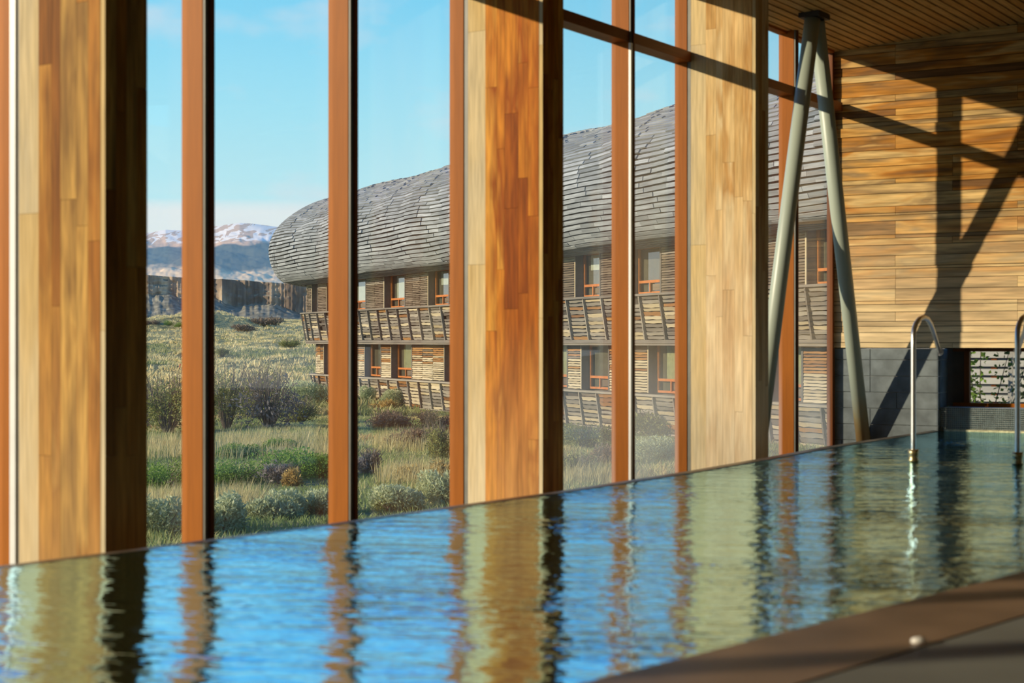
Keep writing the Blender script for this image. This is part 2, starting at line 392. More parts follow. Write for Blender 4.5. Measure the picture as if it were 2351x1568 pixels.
mb.build('trim_1', M_COPING, None, (2, 9, 0), kind='structure', label='thin wet brown overflow lip edging the pool')
mb = MB(); mb.gbox(DG + .1, 3.6, -10, TW + .1, -.5, -.38)
mb.build('floor_1', M_GUTTER, None, (2, 9, -.4), kind='structure', label='dark overflow channel floor below the glass wall')
mb = MB(); mb.box(Vector((3, 7, -1.55)), D2, N2, ZU, 24, 14, .1)
mb.build('pool_basin', M_TILE, None, (3, 7, -1.5), kind='structure')

# floor: brown stone edge and grey floor
mb = MB(); k0 = dk0 + dn * .05; 
def strip(a0, a1, z0, z1):
    return [dk0 + dn * a0, dk1 + dn * a0, dk1 + dn * a1, dk0 + dn * a1]
mb.prism(strip(.0, .38, 0, 0)[::-1], -.4, .035)
mb.build('floor_2', M_DECK, None, (1, 4, 0), kind='structure', label='brown stone coping along the near pool side')
mb = MB(); mb.prism(strip(.386, 9, 0, 0)[::-1], -.4, .032)
mb.build('floor', M_FLOOR, None, (2, 3, 0), kind='structure', label='smooth grey floor beside the pool')
pb = Vector((1.10, 4.23, .035)); bm = bmesh.new(); bmesh.ops.create_icosphere(bm, subdivisions=2, radius=1)
for v in bm.verts:
    v.co = Vector((v.co.x * .021, v.co.y * .016, max(-.6, v.co.z) * .011)) * (1 + .08 * math.sin(5 * v.co.x + 3 * v.co.y))
me = bpy.data.meshes.new('pebble'); bm.to_mesh(me); bm.free(); me.materials.append(plain('white_pebble', (.85, .82, .76), .5)); me.polygons.foreach_set('use_smooth', [True] * len(me.polygons))
o = bpy.data.objects.new('pebble', me); C.objects.link(o); o.location = pb + ZU * .0062
prop(o, 'small rounded white pebble lying on the brown stone coping', 'pebble')

# glass wall --------------------------------------------------------------------------------------
ML = {0: tx(5, DG), 1: tx(427, DG), 2: tx(763, DG), 3: tx(1041, DG), 5: tx(1412, DG), 6: tx(1557, DG), 8: tx(1795, DG), 9: tx(1905, DG)}
ML[4] = (ML[3] + ML[5]) / 2; ML[7] = (ML[6] + ML[8]) / 2
step = (ML[3] - ML[0]) / 3
for i in range(-1, -13, -1): ML[i] = ML[0] + i * step
ZB = -.38; ZT = CEIL0 + .02
pt = gp(DG, tx(1440, DG)); ZTR = zpx(80, pt) - .055                 # transom centre height
def mullion(parent, t0, wide=.078, deep=.117, strip_=False):
    mb = MB(); mb.gbox(DG + .03, DG - deep, t0, t0 + wide, ZB, ZT); mb.build('mullion', M_FRAME, parent)
    mb = MB(); mb.gbox(DG - deep - .001, DG - deep - .014, t0 + wide * .05, t0 + wide * .36, ZB, ZT); mb.build('gasket', M_GASKET, parent)
    mb = MB(); mb.gbox(DG - deep - .001, DG - deep - .026, t0 + wide * .42, t0 + wide * .64, ZB, ZT)
    mb.gbox(DG - deep - .001, DG - deep - .012, t0 + wide * .70, t0 + wide * .99, ZB, ZT); mb.build('cover_strip', M_FRAMED, parent)
    if strip_:
        mb = MB(); mb.gbox(DG - deep - .002, DG - deep - .022, t0 - .004, t0 + wide * .30, ZB, ZTR - .05); mb.build('metal_strip', M_STRIP, parent, label='bright pale glazing strip')
def bay(name, i0, i1, hazy):
    r = thing(name, gp(DG, ML[i0], 0), kind='structure')
    for i in range(i0, i1):
        if i % 3: mullion(r, ML[i], strip_=(i == 5))
        else:
            mb = MB(); mb.gbox(DG + .03, DG - .078 + .024 * (i == 0), ML[i], ML[i] + .075, ZB, ZT); mb.build('jamb', M_FRAME, r)
            if i == 0:
                mb = MB(); mb.gbox(DG - .055, DG - .094, ML[i] - .003, ML[i] + .07, ZB, ZT); mb.build('metal_strip', M_STRIP, r, label='bright pale glazing strip')
            mb = MB(); mb.gbox(DG - .079 - .016 * (i == 0), DG - .110, ML[i] + .006, ML[i] + .07, ZB, ZT); mb.build('gasket', M_GASKET, r)
        t0 = ML[i] + .05; t1 = ML[i + 1] + .02
        for a, bz in ((ZB, ZTR - .03), (ZTR + .03, ZT)):
            mb = MB(); mb.gbox(DG + .006, DG - .006, t0, t1, a, bz); mb.build('pane', M_GLASSH if hazy else M_GLASS, r)
        mb = MB(); mb.gbox(DG + .03, DG - .118, ML[i] + .079, ML[i + 1] - .002, ZTR - .040, ZTR + .040); mb.build('transom', M_TRANSOM, r)
        mb = MB(); mb.gbox(DG + .03, DG - .05, ML[i] + .079, ML[i + 1] - .002, ZB, ZB + .1); mb.gbox(DG + .03, DG - .05, ML[i] + .079, ML[i + 1] - .002, ZT - .04, ZT + .02); mb.build('rail', M_FRAME, r)
    return r
bay('window_1', -12, -9, False); bay('window_2', -9, -6, False); bay('window_3', -6, -3, False); bay('window_4', -3, 0, False)
bay('window_5', 0, 3, False); bay('window_6', 3, 6, True); w7 = bay('window_7', 6, 9, True)
mb = MB(); mb.gbox(DG + .03, DG - .028, ML[9], ML[9] + .035, ZB, ZT); mb.build('jamb', M_FRAMED, w7)
mb = MB(); mb.gbox(DG + .03, DG - .016, ML[9] + .035, TW + .0, ZB, ZT); mb.build('jamb', M_FRAME, w7)
mb = MB(); mb.gbox(DG + .03, DG - .118, ML[9] - .002, ML[9] + .034, ZTR - .042, ZTR + .042); mb.build('bracket', M_FRAMED, w7)

# timber columns -----------------------------------------------------------------------------------
QI = 5.19; QO = DG - .112
def column(t0, label, seed, top, M_COL=M_COL):
    r = thing('timber_column', gp((QO + QI) / 2, t0 + .12, ZB), label, 'column' if label else None, 'laminated timber columns of the glass wall' if label else None, None if label else 'structure')
    rr = random.Random(seed); th = .245
    mb = MB(); mb.gbox(QO, QI + .012, t0 + .012, t0 + th - .012, ZB, top); mb.build('core', M_INT, r)
    P = Pieces('stave', r, 400, far=False)
    def stack(qa, qb, ta, tb, mat, lo=.9, hi=2.0, g=.0012):
        z = ZB
        while z < top - .01:
            h = rr.uniform(lo, hi); z1 = min(top, z + h)
            if top - z1 < .35: z1 = top
            dp = rr.uniform(0, .0012)
            c = gp((qa + qb) / 2, (ta + tb) / 2, (z + z1) / 2)
            P.add(c, D2, N2, ZU, abs(tb - ta) - g + dp, abs(qb - qa) - g, z1 - z - .0015, mat); z = z1
    # sunny side: a pale board next to the glass, five staves and a narrow edge board
    stack(QO, QO - .135, t0 + .0035, t0 + .016, M_COLP, 1.3, 2.4)
    qs = QO - .137; ws = [.085, .055, .10, .07, .075]; k_ = (qs - (QI + .030)) / sum(ws)
    for w in ws:
        stack(qs, qs - w * k_, t0 - .001, t0 + .014, M_COL, .55, 1.9); qs -= w * k_
    stack(QI + .029, QI + .001, t0 + .0005, t0 + .014, M_COLP, 1.2, 2.4)
    # face towards the pool
    for k in range(4):
        a = t0 + .002 + (th - .004) * k / 4; bq = t0 + .002 + (th - .004) * (k + 1) / 4
        stack(QI + .013, QI, a, bq, M_COL, .6, 1.8)
    mb = MB(); mb.gbox(QO, QI + .012, t0 + th - .011, t0 + th, ZB, top); mb.build('back_board', M_COL, r)
    P.done()
TC = [ML[0], ML[3], ML[6]]
csp = (TC[1] - TC[0])
LAB = ['blurred amber timber column nearest the camera, beside the snowy mountain view', 'deep orange timber column standing in front of the building roof',
       'pale bleached timber column next to the sage green struts']
for k, t0 in enumerate(TC): column(t0, LAB[k], 40 + k, CEIL0 + .03, (M_COL, M_COL2, M_COL3)[k])
for k in (1, 2, 3, 4): column(TC[0] - k * csp, None, 60 + k, CEIL0 + .03)      # the row goes on behind the camera

# end wall -----------------------------------------------------------------------------------------
ZBT = zpx(800, on_wall(0))                   # where timber cladding starts
LE = 9.0
wall = thing('wall_end', on_wall(LE / 2, 0, -.2), kind='structure', label='end wall of horizontal reclaimed timber planks above grey blocks')
mb = MB(); mb.box(on_wall(LE / 2, (ZBT + zc(-2.5)) / 2 + .2, -.12), WD, WNI, ZU, LE, .2, zc(-2.5) - ZBT + .4); mb.build('backing', M_DARK, wall)
ROWS = [799, 787, 764, 750, 739, 718, 701, 693, 666, 642, 621, 615, 591, 567, 552, 544, 513, 500, 495, 480, 451, 429, 418, 389, 371, 352, 319, 298, 288, 276, 261, 244, 229, 196, 180, 161, 132, 116, 98, 75, 52, 30, 5, -20, -45, -70, -95]
pw = on_wall(.02)
P = Pieces('plank', wall, 300, far=False); rr = random.Random(5)
JN = [[wall_L(2057)], [], [wall_L(2057), wall_L(2337)], [], [wall_L(2188)], [wall_L(2057)], [], [wall_L(2337)], []]
for i in range(len(ROWS) - 1):
    z0 = zpx(ROWS[i], pw); z1 = zpx(ROWS[i + 1], pw)
    js = [0.0] + sorted(JN[rr.randrange(len(JN))])
    x = max(js[-1] + 1.4, rr.uniform(2.0, 3.4))
    while x < LE - .4: js.append(x); x += rr.uniform(1.2, 2.6)
    js.append(LE)
    pr = rr.uniform(0, .016)
    for a, bq in zip(js[:-1], js[1:]):
        p = pr + rr.uniform(0, .002); gap = .0055
        P.add(on_wall((a + bq) / 2, (z0 + z1) / 2, -.004 + p / 2), WD, WNI, ZU, bq - a - .003, .03 + p, z1 - z0 - gap, M_PLANK)
P.done()
# concrete blocks below, to the corner of the niche
mb = MB(); mb.box(on_wall(Lb / 2, (ZB + ZBT) / 2, -.17), WD, WNI, ZU, Lb - .012, .32, ZBT - ZB - .008); mb.build('mortar', M_MORTAR, wall)
P = Pieces('block', wall, 300, far=False)
zb = ZBT - .004; row = 0; hs = [.106] + [.1565] * 8
bl = .42
for h in hs:
    z1 = zb; z0 = zb - h; zb = z0
    x = -rr.choice((.05, .21, .33)) ; xs = [0.0]
    while True:
        x += bl
        if x > Lb - .08: break
        if x > .08: xs.append(x)
    xs.append(Lb)
    for a, bq in zip(xs[:-1], xs[1:]):
        P.add(on_wall((a + bq) / 2, (z0 + z1) / 2, -.006), WD, WNI, ZU, bq - a - .007, .026 + rr.uniform(0, .003), h - .007, M_BLOCK)
    P.add(on_wall(Lb - .008, (z0 + z1) / 2, -.19), WNI, WD, ZU, .30, .02, h - .007, M_BLOCK)
P.done()
# niche beside the blocks: mosaic plinth, low window
zp = zpx(938, on_wall(wall_L(2250)))
mb = MB(); mb.box(on_wall((Lb + LE) / 2, (ZB + zp) / 2, -.30), WD, WNI, ZU, LE - Lb - .01, .5, zp - ZB); mb.build('plinth', M_GROUT, wall)
V = []; mt = MB(); tl = .0195
for i in range(int((2.4) / tl)):
    for k in range(13):
        a = Lb + .01 + i * tl; z = zp - (k + 1) * tl
        c = on_wall(a + tl / 2, z + tl / 2, -.048)
        mt.box(c, WD, WNI, ZU, tl - .0048, .006, tl - .0048)
mt.build('mosaic_tile', M_TILE, wall, kind='stuff')
mb = MB(); mb.box(on_wall(Lb + 1.3, .004, -.035), WD, WNI, ZU, 2.5, .03, .03); mb.build('waterline', plain('lime_scale', (.50, .46, .28), .6, 0, .4, 40), wall)
win = thing('window_8', on_wall(Lb + 1, zp, -.35), kind='structure', label='low niche window above the mosaic plinth')
La = wall_L(2203); zf1 = zpx(807, on_wall(La, 0, -.4))
fr_z0 = zp - .01; fr_z1 = zpx(925, on_wall(La, 0, -.4))
mb = MB(); mb.box(on_wall(La + 1.5, (fr_z0 + fr_z1) / 2, -.40), WD, WNI, ZU, 3.3, .07, fr_z1 - fr_z0); mb.build('sill', M_FRAME, win)
mb = MB(); mb.box(on_wall(La - .02, (fr_z1 + ZBT) / 2, -.40), WD, WNI, ZU, .05, .07, ZBT - fr_z1); mb.build('jamb', M_FRAMED, win)
mb = MB(); mb.box(on_wall(La + 1.5, ZBT - .005, -.40), WD, WNI, ZU, 3.3, .07, .05); mb.build('head', M_FRAMED, win)
mb = MB(); mb.box(on_wall(La + 1.5, (fr_z1 + ZBT) / 2, -.41), WD, WNI, ZU, 3.0, .008, ZBT - fr_z1); mb.build('pane', M_GLASS, win)
mb = MB(); mb.box(on_wall((Lb + La) / 2 - .03, (zp + ZBT) / 2, -.42), WD, WNI, ZU, La - Lb + .02, .06, ZBT - zp); mb.build('infill', M_INT, win)
# outside the niche window: white slat screen, steel posts, a leafy shrub
scr = thing('slat_screen', on_wall(1.5, -.4, -2.6), 'white painted slat screen standing outside the low niche window', 'screen')
M_WSLAT = wood('white_slat', [(0, (.40, .41, .41)), (1, (.52, .53, .52))], 'x', math.pi / 2 - WA, .2, .6)
for k in range(16):
    mb = MB(); z = -.35 + k * .096
    mb.box(on_wall(1.8, z, -2.6), WD, WNI, ZU, 4.5, .02, .068); mb.build('slat', M_WSLAT, scr)
for x in (.3, .97, 2.2):
    mb = MB(); mb.box(on_wall(x, .3, -2.66), WD, WNI, ZU, .06, .06, 1.6); mb.build('post', M_FRAMED, scr)
mb = MB(); mb.box(on_wall(1.9, .3, -2.95), WD, WNI, ZU, 5, .05, 2.0); mb.build('wall_outside', M_BLOCK, None, on_wall(1.9, 0, -2.95), kind='structure')
for x, wd in ((1.30, .05), (1.38, .022)):
    mb = MB(); mb.box(on_wall(x, .25, -1.9), WD, WNI, ZU, wd, .03, 1.5)
    mb.build('steel_post', M_STEEL, None, on_wall(x, -.5, -1.9), label='%s steel post outside the low niche window' % ('wide' if wd > .03 else 'slim'), cat='post')

# sage green raking struts --------------------------------------------------------------------------
QS = 5.37; QB = 5.54
def leg(x0, y0, x1, y1):
    a = gp(QS, tx(x0, QS)); bq = gp(QB, tx(x1, QB)); a.z = zpx(y0, a); bq.z = zpx(y1, bq); return a, bq
st = thing('raking_strut', gp(QS, tx(1866, QS), ZB), 'pair of sage green tubular struts meeting at the ceiling', 'strut')
for (x0, y0, x1, y1) in ((1866, 40, 1743, 1010), (1874, 40, 1982, 1010)):
    a, bq = leg(x0, y0, x1, y1); dr = (a - bq).normalized()
    top_ = a + dr * ((zc(QS) - .025 - a.z) / dr.z); bot = bq + dr * ((ZB - bq.z) / dr.z)
    if x0 == 1866: ap = top_
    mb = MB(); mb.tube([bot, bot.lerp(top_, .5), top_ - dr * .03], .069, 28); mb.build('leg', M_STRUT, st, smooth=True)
mb = MB(); mb.box(Vector((ap.x, ap.y, zc(QS) - .022)) + D2 * .03, D2, N2, ZU, .25, .19, .044); mb.build('top_plate', plain('dark_steel', (.03, .03, .03), .5), st)

# ceiling -------------------------------------------------------------------------------------------
ceil = thing('ceiling', gp(2, 5, CEIL0), kind='structure', label='ceiling of narrow warm wooden slats running along the glass')
U = (N2 + ZU * CSL).normalized(); UN = U.cross(D2).normalized()
if UN.z < 0: UN = -UN
P = Pieces('slat', ceil, 300, 'slats_beyond', far=False); pit = .088; q = DG + .08; k = 0
while q > -8.2:
    wdt = pit if q > 3.2 else .22
    t_a = -10.0; t_b = TW + .12 * (DG - q) + .06
    cuts = [t_a] + ([rr.uniform(9, 13.5)] if q > 3.2 else []) + [t_b]
    for a, bq in zip(cuts[:-1], cuts[1:]):
        c = gp(q - wdt / 2, (a + bq) / 2, zc(q - wdt / 2) + .011 + rr.uniform(0, .004))
        P.add(c, D2, U, UN, bq - a - .004, wdt - .022, .026, M_CEIL)
    q -= wdt
P.done()
mb = MB()
a0 = [gp(DG + .14, -10, zc(DG) + .03), gp(DG + .14, TW + 2.2, zc(DG) + .03), gp(-8.3, TW + 2.2, zc(-8.3) + .03), gp(-8.3, -10, zc(-8.3) + .03)]
mb.hexa([a0[0], a0[3], a0[2], a0[1]] and a0 + [v + ZU * .3 for v in a0]); mb.build('roof_deck', M_DARK, ceil)
# unseen sides that close the hall
mb = MB(); mb.gbox(-8.3, -8.1, -10, 20, -.5, zc(-8.3)); mb.build('wall_far_side', M_WALLI, None, gp(-8, 4), kind='structure')
mb = MB(); mb.gbox(DG + .1, -8.3, -10.2, -10, -.5, zc(-8.3)); mb.build('wall_back', M_WALLI, None, gp(0, -10), kind='structure')

# pool handrails -------------------------------------------------------------------------------------
def handrail(x, yb, label):
    Z = F * EYE / (yb - 784.5); b0 = Vector(((x - 1175.5) / F * Z, Z, 0))
    r = thing('handrail', b0, label, 'handrail', 'steel pool handrails')
    # the rail rises from the water, turns over and runs down to the end wall
    way = [(2097, 1000, 11.15), (2097, 800, 11.15), (2097, 771, 11.15), (2098.5, 757, 11.18), (2103, 744, 11.23), (2110.5, 733.5, 11.32), (2120, 729, 11.50),
           (2129, 733, 11.78), (2136, 744, 12.1), (2141.5, 758, 12.6), (2149, 782, 13.6), (2157, 808, 14.92)]
    base0 = Vector(((2097 - 1175.5) / F * 11.15, 11.15, 0)); sh = b0 - base0; sh.z = 0
    pts = [b0 + ZU * -.5] + [Vector(((x_ - 1175.5) / F * z_, z_, EYE + (784.5 - y_) / F * z_)) + sh for x_, y_, z_ in way]
    end = pts[-1]
    mb = MB(); mb.tube(pts, .0185, 18); mb.build('rail', M_STEEL, r, smooth=True)
    mb = MB(); mb.tube([end, end + WNI * .012], .04, 16); mb.build('flange', M_STEEL, r)
    mb = MB(); mb.tube([b0 + ZU * .0, b0 + ZU * .012, b0 + ZU * .018, b0 + ZU * .05, b0 + ZU * .055, b0 + ZU * .085], [.036, .038, .034, .034, .038, .036], 20); mb.build('collar', M_BRASS, r, smooth=True, label='brassy collar at the water')
handrail(2097, 1060, 'steel pool handrail in front of the grey block wall')
handrail(2336, 1067, 'steel pool handrail in front of the low niche window')

# ------------------------------------------------------------------ the lodge beyond the glass
ea = math.radians(25); BE = Vector((math.sin(ea), -math.cos(ea), 0)); BO = Vector((-math.cos(ea), -math.sin(ea), 0))
BP = Vector((-2.15, 60.3, 0)); RW = 4.05
def c_at(tau): return BP - BO * RW - BE * tau
tau = 10.0
for _ in range(60):                       # slide the rounded end until its wall is tangent to the sight line at x = 705
    cc = c_at(tau); ang = math.atan2(cc.x, cc.y) - math.asin(RW / cc.length)
    xx = 1175.5 + F * math.tan(ang)
    tau += (xx - 705) * .03
BC = c_at(tau); SMAX = 46.0
def bl_pt(rho, s, z):                     # s along the facade; negative s runs round the nose
    if s >= 0: p = BC + BO * rho + BE * s
    else:
        w = -s / RW; p = BC + (BO * math.cos(w) - BE * math.sin(w)) * rho
    return Vector((p.x, p.y, z + EYE))
def bl_n(s):
    if s >= 0: return BO.copy()
    w = -s / RW; return BO * math.cos(w) - BE * math.sin(w)
def bl_t(s):
    nn = bl_n(s); return Vector((-nn.y, nn.x, 0))
def s_px(x, rho=RW):
    u = (x - 1175.5) / F; p = BC + BO * rho
    return (u * p.y - p.x) / (BE.x - u * BE.y)
lodge = thing('lodge_building', bl_pt(RW, 18, -3.4), 'long weathered timber lodge with bulging shingled roof and slatted balconies', 'building')

def steps(s0, s1, st): 
    n_ = max(1, int(math.ceil((s1 - s0) / st))); return [s0 + (s1 - s0) * i / n_ for i in range(n_ + 1)]
def ringwall(name, rho0, rho1, s0, s1, za, zb_, mat, st=.8, taper=0.0, parent=None):
    """curved slab between radii rho0 (inner) and rho1 (outer); taper pulls the foot inwards"""
    mb = MB(); ss = ([x for x in steps(s0, min(0, s1), st)] if s0 < 0 else [s0]) + ([s1] if s1 > 0 else [])
    b = []
    for s in ss:
        b.append((bl_pt(rho0 - taper, s, za), bl_pt(rho1 - taper, s, za), bl_pt(rho1, s, zb_), bl_pt(rho0, s, zb_)))
    V = [p for q in b for p in q]; fs = []
    for i in range(len(b) - 1):
        for k in range(4): fs.append((4 * i + k, 4 * i + (k + 1) % 4, 4 * i + 4 + (k + 1) % 4, 4 * i + 4 + k))
    e = 4 * (len(b) - 1); fs += [(3, 2, 1, 0), (e, e + 1, e + 2, e + 3)]
    mb.add(V, fs); return mb.build(name, mat, parent or lodge)
SN0 = -RW * 2.6
M_GREYW = wood('weathered_grey_wood', [(0, (.17, .15, .13)), (.35, (.27, .24, .20)), (.7, (.33, .30, .25)), (1, (.42, .37, .29))], 'x', math.pi / 2 - ea, .35, .8, patch=.5, fine=9)
M_SHING = wood('silver_shingle', [(0, (.26, .285, .30)), (.4, (.32, .345, .36)), (.75, (.37, .40, .42)), (1, (.46, .49, .51))], 'x', math.pi / 2 - ea, .45, .8, patch=.5, fine=14)
M_PALEW = wood('pale_slat_wood', [(0, (.42, .34, .21)), (.5, (.54, .45, .29)), (1, (.64, .55, .38))], 'x', math.pi / 2 - ea, .25, .8, patch=.4, fine=9)
M_BROWNW = wood('brown_slat_wood', [(0, (.22, .11, .05)), (.5, (.34, .17, .065)), (1, (.46, .26, .10))], 'x', math.pi / 2 - ea, .3, .8, patch=.5, fine=9)
M_DKW = wood('dark_slat_wood', [(0, (.13, .10, .075)), (.5, (.19, .15, .11)), (1, (.25, .20, .15))], 'x', math.pi / 2 - ea, .3, .8, patch=.5, fine=9)
M_BACK = plain('slat_shadow', (.055, .045, .036), .9)
M_REVEAL = plain('grey_reveal', (.13, .115, .10), .7)
M_WIN = plain('orange_window_wood', (.52, .17, .035), .45)
M_BLIND = plain('pale_blind', (.70, .68, .56), .7); M_BLINDY = plain('yellow_green_blind', (.50, .46, .25), .7)
M_ROOM = plain('room_behind', (.16, .13, .085), .8)
m_, n, l, b = nodes('window_glass'); M_WGLASS = m_
n.remove(b)
tr = n.new('ShaderNodeBsdfTransparent'); tr.inputs[0].default_value = (.9, .93, .92, 1); gl = n.new('ShaderNodeBsdfGlossy'); gl.inputs['Roughness'].default_value = .02
lw = n.new('ShaderNodeLayerWeight'); lw.inputs['Blend'].default_value = .5
pw_ = n.new('ShaderNodeMath'); pw_.operation = 'POWER'; pw_.inputs[1].default_value = 3.0; l.new(lw.outputs['Facing'], pw_.inputs[0])
mr = n.new('ShaderNodeMath'); mr.operation = 'MULTIPLY_ADD'; mr.inputs[1].default_value = .8; mr.inputs[2].default_value = .06; l.new(pw_.outputs[0], mr.inputs[0])
mx = n.new('ShaderNodeMixShader'); l.new(mr.outputs[0], mx.inputs[0]); l.new(tr.outputs[0], mx.inputs[1]); l.new(gl.outputs[0], mx.inputs[2]); l.new(mx.outputs[0], n['Material Output'].inputs[0])

# solid body behind the facade
RL = 3.6                                   # lower storey stands back
ringwall('upper_wall', .2, RW - .42, SN0, SMAX, -.1, 2.9, M_ROOM)
ringwall('lower_wall', .2, RL - .42, SN0, SMAX, -3.2, -.1, M_ROOM)

# storeys: windows (opening s0..s1) with slatted panels between
def storey(R, z0, z1, wins, tag_, rows, matf, blinds):
    """windows recessed between slatted panels"""
    P = Pieces('panel_slat', lodge, 190, 'panel_slats'); B = []
    wins = sorted(wins); spans = []; cur = SN0
    for a, b_ in wins: spans.append((cur, a)); cur = b_
    spans.append((cur, SMAX))
    h = (z1 - z0) / rows
    for a, b_ in spans:
        if b_ - a < .15: continue
        ringwall('panel_backing', R - .38, R - .05, a, b_, z0, z1, M_BACK, .6)
        for s in (a + .03, b_ - .03):                    # pale edge battens
            c = bl_pt(R - .005, s, (z0 + z1) / 2); mb = MB(); mb.box(c, bl_t(s), bl_n(s), ZU, .06, .06, z1 - z0 - .01); mb.build('edge_batten', M_PALEW if s > a + .1 else M_REVEAL, lodge)
        ln = b_ - a - .12; k = max(1, round(ln / 1.0)) if a >= 0 else max(1, round(ln / .55)); 
        for j in range(k):
            sa = a + .06 + ln * j / k; sb = sa + ln / k; sm = (sa + sb) / 2
            for r in range(rows):
                z = z0 + h * (r + .5)
                tilt = random.uniform(-.012, .012); t_ = bl_t(sm); n_ = bl_n(sm)
                az = (ZU * math.cos(.22) + n_ * math.sin(-.22)).normalized(); ay = t_.cross(az); 
                ax = (t_ + az * tilt).normalized()
                P.add(bl_pt(R + .0 + random.uniform(-.006, .006), sm, z), ax, az.cross(ax).normalized(), az, (sb - sa) - .02, .03, h * random.uniform(.66, .82), matf(r / rows), random.randrange(6))
    P.done()
    for i, (a, b_) in enumerate(wins):
        w = bl_pt(R - .3, (a + b_) / 2, z0)
        # reveal boards
        mb = MB()
        for s in (a + .012, b_ - .012):
            mb.box(bl_pt(R - .18, s, (z0 + z1) / 2), bl_t(s), bl_n(s), ZU, .03, .40, z1 - z0)
        fr = mb.build('window', M_REVEAL, lodge)
        def bar(name, s0, s1, za, zb_, mat, off=0.0, dep=.07):
            sm = (s0 + s1) / 2; mbb = MB(); mbb.box(bl_pt(R - .30 + off, sm, (za + zb_) / 2), bl_t(sm), bl_n(sm), ZU, s1 - s0, dep, zb_ - za); return mbb.build(name, mat, fr)
        zt = z0 + (z1 - z0) * .275
        g = .075
        bar('frame_stile', a + .03, a + .03 + g, z0 + .02, z1, M_WIN); bar('frame_stile', b_ - .03 - g, b_ - .03, z0 + .02, z1, M_WIN)
        bar('frame_rail', a + .1, b_ - .1, z0 + .02, z0 + .09, M_WIN); bar('frame_rail', a + .1, b_ - .1, zt - .04, zt + .04, M_WIN); bar('frame_rail', a + .1, b_ - .1, z1 - .05, z1, M_WIN)
        wd = b_ - a
        if wd > 1.2:
            sa = a + wd * .42; sb = a + wd * .80
            bar('sash_stile', sa, sa + .06, z0 + .08, zt - .03, M_WIN, .03); bar('sash_stile', sb, sb + .09, z0 + .03, zt - .02, M_WIN, .03)
            bar('sash', sa + .12, sb - .06, z0 + .13, zt - .08, M_DKW, .0, .03)
        bar('pane', a + .1, b_ - .1, z0 + .06, z1 - .02, M_WGLASS, -.01, .006)
        bl_ = blinds.get(i)
        if bl_:
            f0, mt = bl_; bar('blind', a + wd * .22, b_ - .12, z0 + (z1 - z0) * f0, z1 - .06, mt, -.07, .01)
def up_mat(f): return M_PALEW if f > .84 else (M_DKW if f < .7 or random.random() < .6 else M_GREYW)
def lo_mat(f):
    if f > .62: return M_BROWNW if random.random() < .75 else M_DKW
    if f > .42: return random.choice((M_BROWNW, M_PALEW, M_PALEW))
    return M_PALEW
UW = [(-5.6, -4.9), (-3.5, -2.75), (.2, 1.07), (2.5, 4.0)]
for x0, x1 in ((793, 840), (883, 930), (984, 1031), (1104, 1158), (1217, 1272), (1322, 1378), (1446, 1517), (1612, 1690), (1853, 1950)): UW.append((s_px(x0), s_px(x1)))
LW = [(-5.4, -4.7), (-2.6, -1.9), (.7, 1.75)]
for x0, x1 in ((775, 800), (838, 875), (899, 946), (1021, 1062), (1120, 1165), (1245, 1303), (1336, 1398), (1490, 1572), (1660, 1730), (1775, 1842), (1960, 2040)): LW.append((s_px(x0, RL), s_px(x1, RL)))
storey(RW, 1.42, 2.86, UW, 'upper', 19, up_mat, {4: (.3, M_BLIND), 5: (.28, M_BLIND), 6: (.58, M_BLIND), 7: (.3, M_BLIND), 9: (.62, M_BLIND)})
storey(RL, -1.58, -.08, LW, 'lower', 18, lo_mat, {5: (.3, M_BLINDY), 6: (.3, M_BLINDY), 8: (.3, M_BLINDY), 10: (.3, M_BLINDY), 12: (.3, M_BLINDY)})

# balcony bands: cap, foot board, leaning posts and tilted slats
def band(name, Rt, taper, z0, z1, rows, posts_every, matf, lab):
    bd = ringwall(name, Rt - taper - .34, Rt - .12, SN0, SMAX, z0, z1, M_BACK, .8, taper)
    ringwall('cap_board', Rt - .32, Rt + .10, SN0, SMAX, z1, z1 + .065, M_GREYW, .8, 0, bd)
    ringwall('foot_board', Rt - taper - .30, Rt - taper + .05, SN0, SMAX, z0 - .10, z0, M_GREYW, .8, 0, bd)
    P = Pieces('slat', bd, 150, 'slats'); Q = Pieces('post', bd, 80, 'posts')
    ss = []; s = SN0
    while s < SMAX: ss.append(s); s += posts_every * (.62 if s < 0 else 1)
    ss.append(SMAX)
    for i, s in enumerate(ss[:-1]):
        n_ = bl_n(s); t_ = bl_t(s); hh = z1 - z0
        az = (ZU * hh + n_ * taper).normalized()
        Q.add(bl_pt(Rt - taper / 2 + .03, s, (z0 + z1) / 2), t_, t_.cross(az) * -1, az, .06, .085, hh / az.z * .99, M_GREYW)
        s2 = ss[i + 1]; sm = (s + s2) / 2; n_ = bl_n(sm); t_ = bl_t(sm)
        for r in range(rows):
            f = (r + .5) / rows; z = z0 + hh * f; rho = Rt - taper * (1 - f)
            if random.random() < .035: continue
            a_ = -.42; az = (ZU * math.cos(a_) + n_ * -math.sin(a_)).normalized() if random.random() > .12 else ZU
            tl_ = random.uniform(-.02, .02); ax = (t_ + az * tl_).normalized()
            P.add(bl_pt(rho - .035 + random.uniform(-.012, .012), sm, z), ax, az.cross(ax).normalized(), az, (s2 - s) - .03, .028, hh / rows * random.uniform(.60, .95), matf(), random.randrange(6))
    P.done(); Q.done()
band('upper_balcony', RW + .27, .22, .05, 1.36, 11, 1.2, lambda: random.choice((M_GREYW,) * 9 + (M_PALEW,) * 3 + (M_BROWNW,)), '')
band('lower_balcony', RL + .24, .16, -2.75, -1.66, 8, 1.2, lambda: random.choice((M_GREYW,) * 5 + (M_PALEW,) * 4 + (M_BROWNW,)), '')
ringwall('floor_edge', RW - .8, RW + .06, SN0, SMAX, -.12, -.05, M_GREYW)

